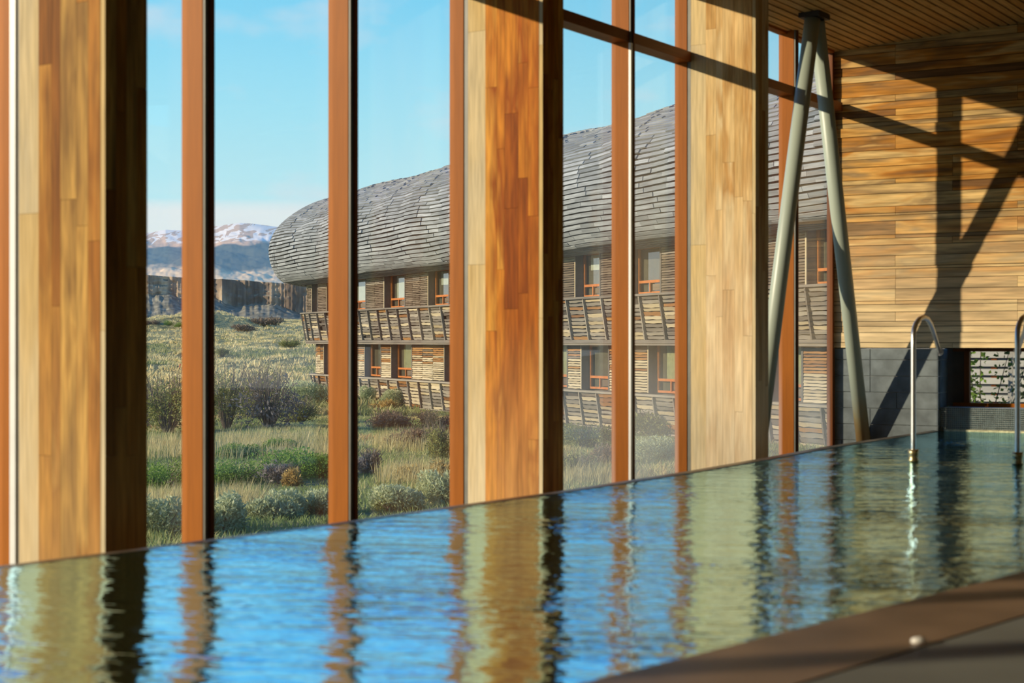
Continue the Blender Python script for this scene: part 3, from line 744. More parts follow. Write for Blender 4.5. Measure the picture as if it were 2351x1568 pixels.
# bulging shingled roof
PROF = [(-.15, 2.86), (.25, 2.78), (.95, 2.90), (1.38, 3.18), (1.64, 3.66), (1.76, 4.2), (1.74, 4.75), (1.55, 5.3), (1.15, 5.85), (.50, 6.35), (-.45, 6.83), (-1.6, 7.2), (-2.8, 7.5), (-4.05, 7.75)]
pl = [0.0]
for a, b_ in zip(PROF[:-1], PROF[1:]): pl.append(pl[-1] + math.hypot(b_[0] - a[0], b_[1] - a[1]))
def prof(v):                                # Catmull-Rom by arc length
    v = max(0, min(pl[-1] - 1e-6, v)); i = max(j for j in range(len(pl) - 1) if pl[j] <= v); f = (v - pl[i]) / (pl[i + 1] - pl[i])
    g = lambda j: PROF[max(0, min(len(PROF) - 1, j))]
    o_ = []
    for k in (0, 1):
        p0, p1, p2, p3 = g(i - 1)[k], g(i)[k], g(i + 1)[k], g(i + 2)[k]
        o_.append(.5 * (2 * p1 + (p2 - p0) * f + (2 * p0 - 5 * p1 + 4 * p2 - p3) * f * f + (3 * p1 - p0 - 3 * p2 + p3) * f ** 3))
    return o_
def roof_pt(s, v, lift=0.0):
    dr, z = prof(v); grow = .006 * max(0, s - 10)
    d2, z2 = prof(v + .05); nr, nz = (z2 - z), -(d2 - dr); ln = math.hypot(nr, nz) or 1
    sag = (.05 * math.sin(s * .7 + v * .5) + .03 * math.sin(s * 1.9 + 1.3 * v)) * min(1, max(0, (v - .6) / 2.5))
    dr += nr / ln * (lift + sag); z += nz / ln * (lift + sag)
    return bl_pt(RW + dr, s, z)
sv = [SN0 * 1.22 + i * (0 - SN0 * 1.22) / 26 for i in range(26)] + [SMAX * i / 30 for i in range(31)]
vv = [pl[-1] * j / 34 for j in range(35)]
mb = MB(); nv = len(vv)
for s in sv:
    for v in vv: mb.v.append(tuple(roof_pt(s, v)))
for i in range(len(sv) - 1):
    for j in range(nv - 1): mb.f.append((i * nv + j, (i + 1) * nv + j, (i + 1) * nv + j + 1, i * nv + j + 1))
roof = mb.build('roof', plain('roof_gap_shade', (.022, .019, .017), .95), lodge, smooth=True)  # near-black shell puts the shadow gaps between courses into its colour
mb = MB()                                     # plain far slope closes the roof
bs = [(p := BC + BE * s, BC - BO * (RW + 1.4) + BE * s) for s in (-4, SMAX)]
mb.add([(bs[0][0].x, bs[0][0].y, 7.7 + EYE), (bs[1][0].x, bs[1][0].y, 7.7 + EYE), (bs[1][1].x, bs[1][1].y, 3 + EYE), (bs[0][1].x, bs[0][1].y, 3 + EYE)], [(0, 1, 2, 3)])
mb.build('far_slope', M_SHING, lodge)
P = Pieces('shingle', roof, 300, 'shingles'); crs = .158; nrow = int((pl[-1] - .15) / crs)
for r in range(nrow):
    v = .32 + r * crs; s = SN0 * 1.1 + random.uniform(0, .8)
    dr_, _ = prof(v); small = max(.25, (RW + dr_) / RW)
    while s < SMAX - .3:
        ln = random.uniform(.8, 1.7) if s > 0 else random.uniform(.35, .55) / small
        sm = s + ln / 2; dvf = lambda q_: .030 * math.sin(q_ * .5 + r * .35) + .018 * math.sin(q_ * 1.3 - r * .2)
        dv = (dvf(s) + dvf(s + ln)) / 2 + random.uniform(-.004, .004)
        a = roof_pt(sm, v + dv, .012); b_ = roof_pt(sm, v + dv + crs, .012)
        az = (b_ - a).normalized(); t0 = roof_pt(s, v + dvf(s), .012); t1 = roof_pt(s + ln, v + dvf(s + ln), .012)
        ax = (t1 - t0).normalized(); ay = az.cross(ax).normalized(); az = ax.cross(ay).normalized()
        az2 = (az * math.cos(.06) + (-ay if ay.dot(bl_n(sm) + ZU * .5) > 0 else ay) * math.sin(.06)).normalized(); ay2 = az2.cross(ax).normalized()
        out_ = ay if ay.dot(bl_n(sm) + ZU * .5) > 0 else -ay
        c = (a + b_) / 2 + out_ * .03
        P.add(c, ax, ay2, az2, (t1 - t0).length * 1.0, .055, crs * .74, M_SHING, random.randrange(6) if False else -1)
        s += ln
P.done()

# ------------------------------------------------------------------ the land
def sn(x, y, k=0): return math.sin(x * 1.0 + 1.7 * k) * math.cos(y * .9 - .6 * k) + .5 * math.sin(x * 2.3 + y * 1.7 + k)
GY = [(-60, -2.6), (20, -2.62), (40, -2.68), (65, -2.78), (85, -2.25), (120, -1.4), (200, .4), (320, 2.9), (450, 5.4), (600, 7.8), (800, 10.8), (1000, 13), (1400, 18)]
gy_y = np.array([a for a, _ in GY]); gy_z = np.array([b_ for _, b_ in GY])
def zg(X, Y):
    X = np.asarray(X, float); Y = np.asarray(Y, float)
    z = np.interp(Y, gy_y, gy_z)
    amp = np.clip((Y - 10) / 40, 0.05, 1) * .10 + np.clip((Y - 80) / 200, 0, 1) * .55
    z = z + amp * (np.sin(X * .33 + .6) * np.cos(Y * .21) + .5 * np.sin(X * .8 + Y * .55))
    # hummock at the far left of the plain
    z = z + 3.4 * np.exp(-(((X + 52) / 10.0) ** 2 + ((Y - 260) / 26.0) ** 2))
    return z + EYE
def ground_hit(x, y):
    """point of the ground on the sight line through pixel (x, y)"""
    u = (x - 1175.5) / F; w = -(y - 784.5) / F
    for Y in np.concatenate([np.arange(14, 120, .25), np.arange(120, 700, 2)]):
        if EYE + w * Y <= float(zg(u * Y, Y)): return Vector((u * Y, Y, float(zg(u * Y, Y))))
    return Vector((u * 700, 700, float(zg(u * 700, 700))))
rowsY = np.concatenate([np.linspace(-40, 14, 10), np.geomspace(16, 1400, 120)]); us = np.linspace(-1.5, 1.5, 181)
GX = np.array([[u * (max(Y, 0) + 22) for u in us] for Y in rowsY]); GYY = np.repeat(rowsY[:, None], len(us), 1)
GV = np.stack([GX, GYY, zg(GX, GYY)], -1).reshape(-1, 3); nu = len(us)
ii, jj = np.meshgrid(np.arange(len(rowsY) - 1), np.arange(nu - 1), indexing='ij')
GF = np.stack([ii * nu + jj, ii * nu + jj + 1, (ii + 1) * nu + jj + 1, (ii + 1) * nu + jj], -1).reshape(-1, 4)
M_GROUND, n, l, b = nodes('steppe_ground')
t1 = noise(n, l, .06, .3, (1, .35, 1), 6); t2 = noise(n, l, .9, 0, (1, .6, 1), 6); t3 = noise(n, l, 6, 0, (1, 1, 1), 4)
r1 = ramp(n, [(.36, (.30, .30, .12)), (.47, (.60, .54, .22)), (.60, (.84, .73, .34)), (.75, (.90, .78, .40))]); l.new(t1.outputs[0], r1.inputs[0])
r2 = ramp(n, [(.35, (.15, .16, .07)), (.5, (.38, .34, .15)), (.68, (.62, .53, .25))]); l.new(t2.outputs[0], r2.inputs[0])
gp_ = n.new('ShaderNodeNewGeometry'); gs_ = n.new('ShaderNodeSeparateXYZ'); l.new(gp_.outputs['Position'], gs_.inputs[0])
yy = n.new('ShaderNodeMath'); yy.operation = 'MULTIPLY_ADD'; yy.inputs[1].default_value = 60; l.new(t1.outputs[0], yy.inputs[0]); l.new(gs_.outputs['Y'], yy.inputs[2])
my_ = n.new('ShaderNodeMapRange'); my_.inputs['From Min'].default_value = 150; my_.inputs['From Max'].default_value = 185; l.new(yy.outputs[0], my_.inputs['Value'])
r1g = ramp(n, [(.38, (.13, .15, .07)), (.55, (.26, .27, .13)), (.70, (.50, .45, .22))]); l.new(t1.outputs[0], r1g.inputs[0])
r1 = mixc(n, l, 'MIX', my_, r1g, r1)
cm = mixc(n, l, 'MIX', .5, r1, r2); r3 = ramp(n, [(.3, .55), (.7, 1.0)]); l.new(t3.outputs[0], r3.inputs[0])
cm = mixc(n, l, 'MULTIPLY', 1.0, cm, r3); l.new(cm.outputs[0], b.inputs['Base Color']); b.inputs['Roughness'].default_value = .95; b.inputs['Specular IOR Level'].default_value = .1
bp = n.new('ShaderNodeBump'); bp.inputs['Distance'].default_value = .4; bp.inputs['Strength'].default_value = .8; l.new(t2.outputs[0], bp.inputs['Height']); l.new(bp.outputs[0], b.inputs['Normal'])
fast_mesh('ground', GV, GF, M_GROUND, smooth=True, kind='structure', label='rough steppe ground of dry grass and low scrub')

def vnoise(x, y, seed=0):
    r = np.random.default_rng(seed); tab = r.random((256, 256))
    xi = np.floor(x).astype(int); yi = np.floor(y).astype(int); fx = x - xi; fy = y - yi
    fx = fx * fx * (3 - 2 * fx); fy = fy * fy * (3 - 2 * fy); g = lambda a, b_: tab[a % 256, b_ % 256]
    return (g(xi, yi) * (1 - fx) + g(xi + 1, yi) * fx) * (1 - fy) + (g(xi, yi + 1) * (1 - fx) + g(xi + 1, yi + 1) * fx) * fy
def fbm(x, y, o=5, seed=0):
    s = 0; a = .5
    for k in range(o): s = s + a * vnoise(x * 2 ** k, y * 2 ** k, seed + k); a *= .5
    return s
# basalt cliff with its scree slope
def relief(name, xs_px, dist, rows, zfun, yfun, mat, label):
    U_ = (np.array(xs_px) - 1175.5) / F
    V = np.zeros((rows, len(U_), 3))
    for r in range(rows):
        f = r / (rows - 1); Yv = yfun(U_, f); V[r, :, 0] = U_ * dist * (Yv / dist); V[r, :, 1] = Yv; V[r, :, 2] = zfun(U_, f) + EYE
    nu_ = len(U_); ii, jj = np.meshgrid(np.arange(rows - 1), np.arange(nu_ - 1), indexing='ij')
    Fq = np.stack([ii * nu_ + jj, ii * nu_ + jj + 1, (ii + 1) * nu_ + jj + 1, (ii + 1) * nu_ + jj], -1).reshape(-1, 4)
    return fast_mesh(name, V.reshape(-1, 3), Fq, mat, smooth=False, kind='structure', label=label)
DC = 1700.0
ctop_x = [-700, 0, 325, 420, 560, 620, 700, 900, 1500]; ctop_y = [615, 626, 631, 637, 643, 648, 653, 660, 680]
def ctop(U_): return (784.5 - np.interp(U_ * F + 1175.5, ctop_x, ctop_y)) / F * DC
def cz(U_, f):
    top = ctop(U_); foot = (784.5 - 745) / F * DC; X = U_ * DC
    cb = foot + (top - foot) * (.50 + .34 * (fbm(X / 38, X * 0 + 3.1, 5, 5) - .5) * 2)
    z = np.where(f < .5, foot + (cb - foot) * (f / .5), cb + (top - cb) * ((f - .5) / .4))
    z = np.where(f > .9, top + (f - .9) * 10 + 0 * X, z)
    return z + 1.2 * (fbm(X / 9, f * 30 + X * 0, 4, 9) - .5) * (f > .05) * (f < .5)
def cy(U_, f):
    X = U_ * DC
    base = np.where(f < .5, DC - 120 * (1 - f / .5), DC + 10 * (f - .5))
    rib = (fbm(X / 9, X * 0 + .4, 5, 21) - .5) * 26 + (fbm(X / 70, X * 0 + 1.4, 3, 25) - .5) * 50
    y = base + rib * np.clip((f - .30) / .25, 0, 1) + (fbm(X / 8, f * 14 + X * 0, 4, 23) - .5) * np.where(f > .5, 8, 14) + (fbm(X / 4.5, X * 0 + 2.4, 3, 27) - .5) * 10 * (f > .45)
    return np.where(f > .9, y + (f - .9) * 5000, y)
M_CLIFF, n, l, b = nodes('basalt_cliff')
t1 = noise(n, l, .07, 0, (1, .3, .22), 6); t2 = noise(n, l, .12, 0, (1, 1, 1), 6)
g = n.new('ShaderNodeNewGeometry'); sp = n.new('ShaderNodeSeparateXYZ'); l.new(g.outputs['Normal'], sp.inputs[0])
rc = ramp(n, [(.34, (.10, .08, .065)), (.5, (.22, .165, .12)), (.68, (.60, .46, .31))]); l.new(t1.outputs[0], rc.inputs[0])  # cliff shade put into the dark tones, setting off the lit ribs
rs = ramp(n, [(.3, (.16, .15, .11)), (.5, (.27, .25, .18)), (.7, (.42, .38, .28))]); l.new(t2.outputs[0], rs.inputs[0])
rz = ramp(n, [(.50, 0.0), (.66, 1.0)]); l.new(sp.outputs['Z'], rz.inputs[0])
cm = mixc(n, l, 'MIX', rz, rc, rs); l.new(cm.outputs[0], b.inputs['Base Color']); b.inputs['Roughness'].default_value = .95; b.inputs['Specular IOR Level'].default_value = .05
relief('cliff', np.concatenate([np.linspace(-700, 250, 160), np.linspace(253, 800, 420), np.linspace(805, 1600, 120)]), DC, 60, cz, cy, M_CLIFF, 'basalt cliff toned with shade above a grey scree slope on the far side of the plain')
# mountain with snow patches
DM = 9000.0
mt_x = [-1500, -700, -200, 0, 150, 325, 345, 380, 430, 490, 520, 550, 580, 620, 660, 720, 800, 1000, 1500, 2500]
mt_y = [520, 480, 470, 488, 515, 533, 531, 525, 528, 520, 516, 513, 515, 520, 526, 535, 545, 560, 590, 640]
def mz(U_, f):
    X = U_ * DM; top = (784.5 - np.interp(U_ * F + 1175.5, mt_x, mt_y)) / F * (DM + 900); lo = 150.0
    prof_ = f ** .9
    z = lo + (top - lo) * prof_
    amp = np.clip(f * 3, 0, 1) * np.clip((1 - f) * 4, .06, 1)
    z = z + amp * 120 * (fbm(X / 420 + f * .8, f * 3.2 + X * 0, 5, 41) - .5) + amp * 42 * (fbm(X / 90, f * 14 + X * 0, 4, 43) - .5)
    return z
def my(U_, f):
    X = U_ * DM; return DM - 1500 + 2400 * f + 500 * (fbm(X / 700, f * 2 + X * 0, 3, 47) - .5)
M_MOUNT, n, l, b = nodes('mountain')
g = n.new('ShaderNodeNewGeometry'); sp = n.new('ShaderNodeSeparateXYZ'); l.new(g.outputs['Position'], sp.inputs[0])
t1 = noise(n, l, .0035, 0, (1, .4, .6), 6); t2 = noise(n, l, .011, 0, (1, .25, 1.3), 7, None, 1.2); t3 = noise(n, l, .03, 0, (1, 1, 1), 4)
hz = n.new('ShaderNodeMath'); hz.operation = 'MULTIPLY_ADD'; hz.inputs[1].default_value = 190; l.new(t1.outputs[0], hz.inputs[0]); l.new(sp.outputs['Z'], hz.inputs[2])
nr = n.new('ShaderNodeMapRange'); nr.inputs['From Min'].default_value = 330; nr.inputs['From Max'].default_value = 830; l.new(hz.outputs[0], nr.inputs['Value'])
base = ramp(n, [(.10, (.92, .72, .42)), (.30, (.90, .70, .41)), (.36, (.10, .11, .075)), (.60, (.075, .09, .065)), (.64, (.10, .105, .075)), (.68, (.68, .48, .31)), (1, (.72, .53, .36))])
l.new(nr.outputs[0], base.inputs[0])
sn_ = n.new('ShaderNodeMapRange'); sn_.inputs['From Min'].default_value = 560; sn_.inputs['From Max'].default_value = 650; l.new(sp.outputs['Z'], sn_.inputs['Value'])
sm_ = n.new('ShaderNodeMath'); sm_.operation = 'MULTIPLY'; l.new(sn_.outputs[0], sm_.inputs[0])
r2 = ramp(n, [(.495, 0.0), (.52, 1.0)]); l.new(t2.outputs[0], r2.inputs[0]); l.new(r2.outputs[0], sm_.inputs[1])
s2 = ramp(n, [(.3, 0.0), (.45, 1.0)]); l.new(sm_.outputs[0], s2.inputs[0])
r3 = ramp(n, [(.3, .75), (.7, 1.0)]); l.new(t3.outputs[0], r3.inputs[0])
cm = mixc(n, l, 'MULTIPLY', 1.0, base, r3); cm = mixc(n, l, 'MIX', s2, cm, (.96, .97, .98))
l.new(cm.outputs[0], b.inputs['Base Color']); b.inputs['Roughness'].default_value = .9; b.inputs['Specular IOR Level'].default_value = .05
relief('mountain', np.concatenate([np.linspace(-1500, 280, 160), np.linspace(283, 760, 340), np.linspace(765, 2500, 120)]), DM, 110, mz, my, M_MOUNT, 'long mountain with forested slopes and patches of snow along its crest')

# thin blue air between the plain and the mountains
M_AIR = bpy.data.materials.new('distant_air'); M_AIR.use_nodes = True; n = M_AIR.node_tree.nodes; n.clear()
vo = n.new('ShaderNodeOutputMaterial'); vs = n.new('ShaderNodeVolumeScatter'); vs.inputs['Color'].default_value = (.30, .60, 1.0, 1); vs.inputs['Density'].default_value = 5.5e-5
M_AIR.node_tree.links.new(vs.outputs[0], vo.inputs['Volume'])
mb = MB(); mb.box(Vector((-500, 6300, 600)), Vector((1, 0, 0)), Vector((0, 1, 0)), ZU, 16000, 9800, 1300)
mb.build('distant_haze', M_AIR, None, (0, 6000, 0), kind='structure', label='thin blue haze before the mountains')

# ------------------------------------------------------------------ grass and shrubs
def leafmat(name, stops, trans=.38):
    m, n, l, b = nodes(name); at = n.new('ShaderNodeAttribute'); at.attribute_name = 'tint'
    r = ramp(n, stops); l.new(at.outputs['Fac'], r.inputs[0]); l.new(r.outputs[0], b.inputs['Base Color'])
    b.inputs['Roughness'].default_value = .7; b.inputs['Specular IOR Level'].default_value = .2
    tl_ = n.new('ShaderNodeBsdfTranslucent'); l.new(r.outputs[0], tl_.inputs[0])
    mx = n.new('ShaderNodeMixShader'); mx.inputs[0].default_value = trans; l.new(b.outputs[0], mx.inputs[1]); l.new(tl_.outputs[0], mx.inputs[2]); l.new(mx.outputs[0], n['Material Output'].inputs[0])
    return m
M_STRAW = leafmat('straw_grass', [(0, (.52, .44, .20)), (.5, (.70, .60, .30)), (.85, (.78, .69, .38)), (1, (.36, .38, .16))])
M_LOWG = leafmat('steppe_grass', [(0, (.24, .32, .11)), (.3, (.40, .46, .19)), (.5, (.56, .54, .24)), (.7, (.80, .68, .33)), (.85, (.70, .46, .20)), (1, (.48, .27, .13))])
M_FARG = leafmat('far_grass', [(0, (.82, .64, .28)), (.5, (.96, .77, .38)), (1, (1.0, .86, .48))])
M_FARB = leafmat('far_scrub', [(0, (.24, .28, .11)), (.6, (.42, .43, .19)), (1, (.58, .49, .25))])
def tufts(name, XY, h, w, nb, spread, mat, label, tint_of=None, lean=.5):
    """blades of grass: one stuff object"""
    n_ = len(XY); base = np.repeat(XY, nb, 0); m = len(base); H = np.repeat(h, nb) * RNG.uniform(.5, 1.15, m)
    ang = RNG.uniform(0, 2 * np.pi, m); off = RNG.uniform(0, 1, m) ** .7 * spread
    bx = base[:, 0] + np.cos(ang) * off; by = base[:, 1] + np.sin(ang) * off; bz = zg(bx, by) - .03
    ln_ = RNG.uniform(.1, 1, m) * lean * H; dx = np.cos(ang) * ln_ + .12 * H; dy = np.sin(ang) * ln_
    wv = RNG.uniform(0, 2 * np.pi, m); W = w * RNG.uniform(.6, 1.3, m); wx = np.cos(wv) * W / 2; wy = np.sin(wv) * W / 2
    V = np.zeros((m, 5, 3))
    V[:, 0] = np.stack([bx - wx, by - wy, bz], -1); V[:, 1] = np.stack([bx + wx, by + wy, bz], -1)
    V[:, 2] = np.stack([bx + dx * .35 + wx * .8, by + dy * .35 + wy * .8, bz + H * .6], -1); V[:, 3] = np.stack([bx + dx * .35 - wx * .8, by + dy * .35 - wy * .8, bz + H * .6], -1)
    V[:, 4] = np.stack([bx + dx, by + dy, bz + H], -1)
    i0 = np.arange(m) * 5
    Fq = np.concatenate([np.stack([i0, i0 + 1, i0 + 2], -1), np.stack([i0, i0 + 2, i0 + 3], -1), np.stack([i0 + 3, i0 + 2, i0 + 4], -1)])
    tt = np.repeat(tint_of if tint_of is not None else RNG.random(n_), nb) + RNG.uniform(-.15, .15, m)
    c = XY.mean(0)
    return fast_mesh(name, V.reshape(-1, 3), Fq, mat, loc=(c[0], c[1], float(zg(c[0], c[1]))), tint=np.repeat(np.clip(tt, 0, 1), 5), kind='stuff', label=label, cat='grass')
def wedge(n_, x0, x1, Y0, Y1, power=1.0):
    Y = np.sqrt(RNG.uniform(0, 1, n_) ** power * (Y1 ** 2 - Y0 ** 2) + Y0 ** 2); u = (RNG.uniform(x0, x1, n_) - 1175.5) / F
    return np.stack([u * Y, Y], -1)
def clear_of_lodge(XY):
    P_ = np.array([[BC.x, BC.y]]); d_ = XY - P_; s = d_ @ np.array([BE.x, BE.y]); o_ = d_ @ np.array([BO.x, BO.y])
    inside = (s > 0) & (o_ < 4.0) | (np.hypot(d_[:, 0], d_[:, 1]) < 4.0)
    return XY[~inside]
def px_of(XY, z=None):
    z = zg(XY[:, 0], XY[:, 1]) if z is None else z
    return 1175.5 + F * XY[:, 0] / XY[:, 1], 784.5 - F * (z - EYE) / XY[:, 1]
# mixed low grass from the glass wall to the lodge
XY = clear_of_lodge(wedge(15000, 150, 1950, 16, 64)); pn = fbm(XY[:, 0] / 2.2 + 40, XY[:, 1] / 3.0 + 40, 4, 71)
px, py = px_of(XY)
tn = np.clip((pn - .36) * 2.2 + RNG.normal(0, .14, len(XY)), 0, 1); tn = np.where(px > 800, np.clip(tn + RNG.choice([0, 0, .3], len(XY)), 0, 1), tn)
tufts('low_grass', XY, (.06 + .30 * pn) * np.clip(1.25 - XY[:, 1] / 80, .45, 1), .018, 15, .30, M_LOWG, 'mixed green and tan steppe grass between pool hall and lodge', tn, .8)
# tall straw coloured stands
st_px = [(330, 470, 1000, 1045), (500, 765, 1000, 1045), (330, 430, 1150, 1180), (500, 600, 1140, 1180), (860, 1040, 1000, 1030), (880, 1040, 1080, 1110), (1300, 1410, 1085, 1110)]
pts = []
for x0, x1, y0, y1 in st_px:
    for _ in range(int((x1 - x0) * 1.0)):
        p = ground_hit(random.uniform(x0, x1), random.uniform(y0 + 12, y1 + 12)); pts.append((p.x, p.y))
pts = np.array(pts); tufts('tall_grass', pts, RNG.uniform(.28, .52, len(pts)), .010, 12, .22, M_STRAW, 'tall pale straw grass standing in loose bands', RNG.uniform(0, .9, len(pts)), .35)
# the plain
XY = clear_of_lodge(wedge(24000, 200, 940, 60, 560, 1.5)); pn = fbm(XY[:, 0] / 9 + 9, XY[:, 1] / 22 + 5, 4, 81); px, py = px_of(XY)
keep = pn + np.interp(XY[:, 1], [60, 100, 138, 158, 560], [-.10, -.07, -.02, .16, .22]) > .46; G = XY[keep]
tufts('far_grass', G, RNG.uniform(.18, .36, len(G)), .07, 7, .34, M_FARG, 'pale yellow bunch grass covering the far plain', None, .8)
G = XY[~keep | (RNG.random(len(XY)) < .08)]
tufts('far_scrub', G, RNG.uniform(.18, .40, len(G)), .09, 8, .40, M_FARB, 'dark green low scrub scattered over the far plain', None, .9)

def leaves(n_, P_, size, up=.3, aspect=1.6):
    """small leaf quads at the points P_ (n,3)"""
    a = RNG.normal(size=(n_, 3)); a[:, 2] += up; a /= np.linalg.norm(a, axis=1)[:, None]
    b_ = np.cross(a, RNG.normal(size=(n_, 3))); b_ /= np.linalg.norm(b_, axis=1)[:, None]
    s = size * RNG.uniform(.6, 1.3, n_)[:, None]; A = a * s * aspect; B = b_ * s * .5
    V = np.stack([P_ - B * .3, P_ + A * .5 - B, P_ + A, P_ + A * .5 + B], 1)
    i0 = np.arange(n_) * 4; return V.reshape(-1, 3), np.stack([i0, i0 + 1, i0 + 2, i0 + 3], -1)
M_TWIG = plain('grey_twig', (.16, .125, .10), .8)
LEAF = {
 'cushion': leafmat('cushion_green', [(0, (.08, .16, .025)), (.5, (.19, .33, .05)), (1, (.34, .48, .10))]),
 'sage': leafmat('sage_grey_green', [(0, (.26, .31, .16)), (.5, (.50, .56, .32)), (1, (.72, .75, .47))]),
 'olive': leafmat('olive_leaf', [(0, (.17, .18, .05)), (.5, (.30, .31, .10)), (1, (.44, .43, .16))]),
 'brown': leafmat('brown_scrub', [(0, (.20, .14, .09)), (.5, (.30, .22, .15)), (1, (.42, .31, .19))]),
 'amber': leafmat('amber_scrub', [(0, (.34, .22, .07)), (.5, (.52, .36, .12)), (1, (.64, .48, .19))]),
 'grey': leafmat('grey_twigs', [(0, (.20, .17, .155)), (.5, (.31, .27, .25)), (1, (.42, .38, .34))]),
}
def shrub(name, x, yb, wpx, hpx, kind, label, cat='shrub', group=None):
    p = ground_hit(x, yb); sc_ = p.y / F; w = wpx * sc_; h = hpx * sc_
    r = thing(name, p, label, cat, group)
    rd = RNG
    nl = {'cushion': 5000, 'sage': 4200, 'olive': 2600, 'brown': 1800, 'amber': 1500, 'grey': 900}[kind]
    px_size = {'cushion': .036, 'sage': .034, 'olive': .04, 'brown': .05, 'amber': .05, 'grey': .05}[kind]
    k = 9
    lob = np.stack([rd.uniform(-.34, .34, k) * w, rd.uniform(-.34, .34, k) * w, rd.uniform(.15, .62, k) * h], -1)
    lr = np.stack([rd.uniform(.20, .34, k) * w, rd.uniform(.2, .34, k) * w, rd.uniform(.26, .42, k) * h], -1)
    if kind == 'cushion':
        lob[:, 2] = rd.uniform(.0, .35, k) * h; lr[:, 2] = rd.uniform(.4, .62, k) * h
    idx = rd.integers(0, k, nl); d_ = rd.normal(size=(nl, 3)); d_ /= np.linalg.norm(d_, axis=1)[:, None]
    rad = rd.uniform(.72, 1.05, nl) if kind in ('cushion', 'sage') else rd.uniform(.15, 1.1, nl)
    Pp = lob[idx] + d_ * lr[idx] * rad[:, None]
    Pp[:, 2] = np.abs(Pp[:, 2]) * .98 + .02
    Pw = Pp + np.array(p)
    V, Fq = leaves(nl, Pw, max(px_size * max(.7, w / 1.6) * .9, .025), .35 if kind != 'sage' else .9, 1.5 if kind == 'cushion' else 2.8)
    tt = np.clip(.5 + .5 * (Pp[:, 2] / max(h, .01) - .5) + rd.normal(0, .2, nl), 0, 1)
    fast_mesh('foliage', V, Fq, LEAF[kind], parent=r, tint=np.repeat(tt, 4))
    mb = MB(); ns = {'olive': 46, 'grey': 60, 'brown': 26}.get(kind, 12)
    for i in range(ns):
        a = rd.uniform(0, 2 * math.pi); rr_ = rd.uniform(.15, .55); hh = rd.uniform(.55, 1.1) if kind in ('olive', 'grey') else rd.uniform(.3, .8)
        b0 = p + Vector((math.cos(a) * w * .05, math.sin(a) * w * .05, -.04)); t_ = p + Vector((math.cos(a) * w * rr_, math.sin(a) * w * rr_, h * hh))
        mid = b0.lerp(t_, .5) + Vector((rd.uniform(-.06, .06) * w, rd.uniform(-.06, .06) * w, h * .10))
        mb.tube([b0, mid, t_], [.012 + .005 * w, .007 + .003 * w, .003], 4, False)
        for j in range(2 if kind in ('olive', 'grey') else 0):
            q = mid.lerp(t_, rd.uniform(0, .6)); mb.tube([q, q + Vector((rd.uniform(-.16, .16) * w, rd.uniform(-.16, .16) * w, rd.uniform(.05, .25) * h))], [.007, .003], 3, False)
    mb.build('stems', M_TWIG, r)
    return r
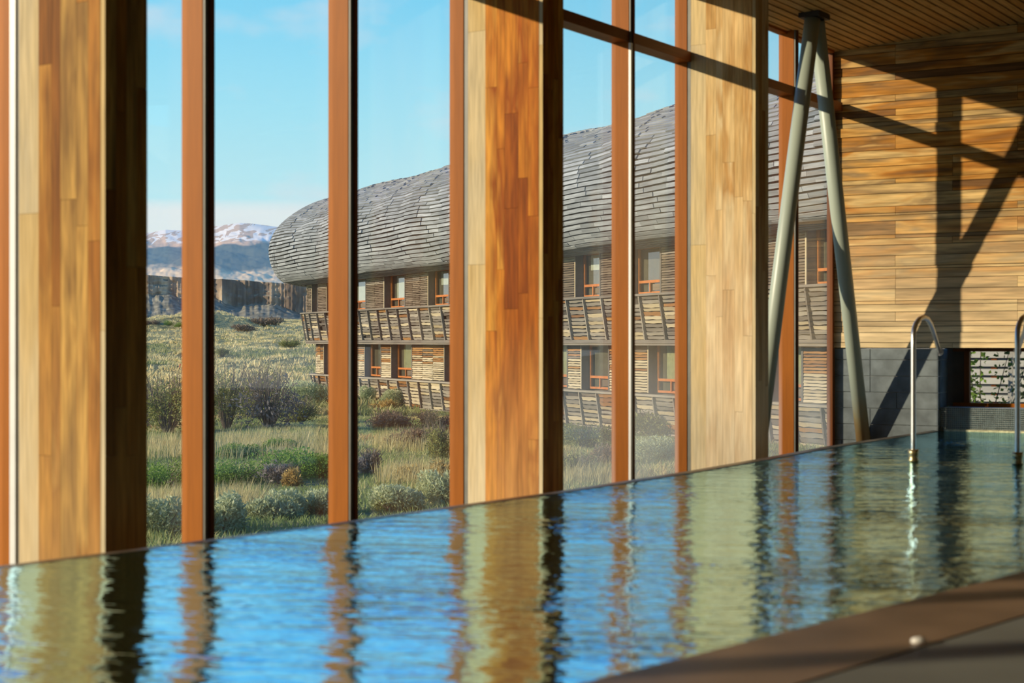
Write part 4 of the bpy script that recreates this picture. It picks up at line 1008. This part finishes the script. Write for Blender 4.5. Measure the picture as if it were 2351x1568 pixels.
SHR = [
 ('tall_shrub', 385, 998, 130, 150, 'olive', 'tall olive shrub between the amber column and the first mullion'),
 ('tall_shrub', 335, 985, 70, 110, 'grey', 'bare grey shrub crowded against the amber column'),
 ('tall_shrub', 520, 985, 110, 150, 'olive', 'dense olive shrub just past the first mullion'),
 ('tall_shrub', 618, 985, 150, 150, 'grey', 'wide grey twiggy shrub with dark bare branches above the pale grass'),
 ('tall_shrub', 590, 960, 120, 130, 'olive', 'thin leaved shrub rising behind the wide twiggy one'),
 ('tall_shrub', 690, 975, 90, 70, 'olive', 'low olive shrub beside the second mullion'),
 ('cushion_shrub', 672, 1098, 190, 78, 'cushion', 'biggest rounded bright green cushion shrub'),
 ('cushion_shrub', 545, 1112, 130, 62, 'cushion', 'green cushion shrub past the first mullion, before the biggest one'),
 ('cushion_shrub', 378, 1128, 150, 82, 'cushion', 'green cushion shrub beside the amber column'),
 ('cushion_shrub', 545, 1050, 110, 40, 'cushion', 'flat dark green cushion shrub behind the grass stand'),
 ('cushion_shrub', 655, 1040, 90, 36, 'cushion', 'small green cushion shrub behind the biggest one'),
 ('cushion_shrub', 740, 1095, 80, 60, 'cushion', 'green cushion shrub against the second mullion'),
 ('twiggy_shrub', 648, 1112, 90, 52, 'grey', 'grey bare twigs in front of the biggest cushion shrub'),
 ('grass_clump', 672, 1118, 46, 36, 'amber', 'yellow green spiky clump beside the grey twigs'),
 ('sage_shrub', 365, 1235, 130, 110, 'sage', 'grey green sage shrub at the foot of the amber column'),
 ('sage_shrub', 520, 1225, 120, 90, 'sage', 'dark sage shrub past the first mullion near the pool'),
 ('sage_shrub', 635, 1190, 120, 66, 'sage', 'pale blue green sage shrub near the pool edge'),
 ('sage_shrub', 725, 1185, 90, 58, 'sage', 'sage shrub beside the second mullion near the pool'),
 ('sage_shrub', 905, 1175, 120, 56, 'sage', 'low sage shrub past the second mullion at the pool edge'),
 ('sage_shrub', 1010, 1160, 90, 80, 'sage', 'sage shrub against the jamb of the orange column'),
 ('sage_shrub', 1000, 1060, 70, 90, 'olive', 'slender green bush by the jamb of the orange column'),
 ('sage_shrub', 715, 925, 130, 52, 'sage', 'wide sage bush in front of the lodge nose'),
 ('sage_shrub', 838, 925, 46, 40, 'sage', 'round sage bush at the lodge wall past the second mullion'),
 ('sage_shrub', 905, 930, 64, 40, 'sage', 'grey sage bush under the wide ground floor slat panel'),
 ('brown_bush', 955, 930, 60, 40, 'brown', 'brown bush under the wide ground floor slat panel'),
 ('sage_shrub', 1010, 932, 66, 38, 'sage', 'spreading sage bush at the lodge wall near the orange column'),
 ('amber_bush', 880, 942, 70, 26, 'amber', 'rusty amber bush before the lodge wall'),
 ('brown_bush', 905, 985, 120, 46, 'brown', 'wide purple brown bush on the slope before the lodge'),
 ('brown_bush', 1000, 990, 90, 54, 'brown', 'purple brown bush near the jamb of the orange column'),
 ('brown_bush', 950, 1025, 130, 40, 'brown', 'low dark brown bush in the middle of the slope'),
 ('amber_bush', 940, 1105, 90, 34, 'amber', 'amber bush on the slope past the second mullion'),
 ('amber_bush', 1005, 1112, 60, 56, 'amber', 'rust coloured bush near the foot of the orange column jamb'),
 ('twiggy_shrub', 850, 1090, 70, 60, 'grey', 'pale grey twiggy shrub just past the second mullion'),
 ('olive_bush', 1325, 965, 60, 46, 'olive', 'dark green bush at the lodge wall beside the orange column'),
 ('olive_bush', 1395, 975, 60, 40, 'olive', 'dark green bush at the lodge wall before the metal strip'),
 ('olive_bush', 1350, 1035, 130, 66, 'olive', 'wide dark green bush on the slope beside the orange column'),
 ('brown_bush', 1390, 1070, 90, 50, 'brown', 'dark brown bush below the wide green one'),
 ('olive_bush', 1330, 1100, 100, 60, 'olive', 'dark bush near the pool edge beside the orange column'),
 ('olive_bush', 1500, 1000, 150, 60, 'olive', 'dark green bush seen through the misted pane'),
 ('brown_bush', 1510, 1060, 130, 60, 'sage', 'pale bush low in the misted pane'),
 ('olive_bush', 1850, 985, 60, 70, 'olive', 'green bush seen between the two struts'),
 ('brown_bush', 560, 762, 60, 16, 'brown', 'brown scrub patch far out on the yellow plain'),
 ('brown_bush', 610, 748, 90, 18, 'brown', 'long brown thicket at the far rim of the plain'),
 ('green_bush', 415, 752, 26, 14, 'cushion', 'small green bush at the foot of the stony hummock'),
 ('green_bush', 388, 750, 24, 14, 'cushion', 'small dark bush on the stony hummock'),
 ('brown_bush', 345, 748, 40, 16, 'brown', 'brown bush on the hummock beside the amber column'),
 ('olive_bush', 670, 800, 50, 22, 'olive', 'olive bush on the plain before the lodge nose'),
 ('olive_bush', 510, 822, 40, 24, 'olive', 'olive bush on the plain past the first mullion'),
]
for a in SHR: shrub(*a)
# leafy shrub outside the low window
pz = on_wall(1.10, -.35, -1.5); ws = thing('leafy_shrub', pz, 'thin leafy shrub against the white slat screen', 'shrub')
mb = MB(); tips = []
for i in range(9):
    t_ = pz + WD * random.uniform(-.65, .6) + WNI * random.uniform(-.2, .2) + ZU * random.uniform(.8, 1.35)
    mid = pz.lerp(t_, .5) + WD * random.uniform(-.1, .1); mb.tube([pz + WD * (.05 * i - .2), mid, t_], [.009, .006, .003], 5, False)
    for f in np.linspace(.15, 1, 16):
        c = (pz + WD * (.05 * i - .2)).lerp(mid, f * 2) if f < .5 else mid.lerp(t_, f * 2 - 1); tips += [c + Vector(RNG.normal(0, .05, 3)) for _ in range(6)]
mb.build('stems', M_TWIG, ws); tips = np.array([tuple(t) for t in tips]); V, Fq = leaves(len(tips), tips, .042, .2, 1.3)
fast_mesh('foliage', V, Fq, LEAF['cushion'], parent=ws, tint=RNG.random(len(tips)).repeat(4) * .5)
# a marker stake on the plain
p = ground_hit(409, 852); mb = MB(); h_ = 16 / F * p.y
mb.tube([p, p + Vector((.35 * h_, 0, h_))], .022 * p.y / 60, 6); mb.build('marker_stake', plain('red_paint', (.65, .10, .05), .5), None, p, label='thin leaning red marker stake on the plain', cat='stake')
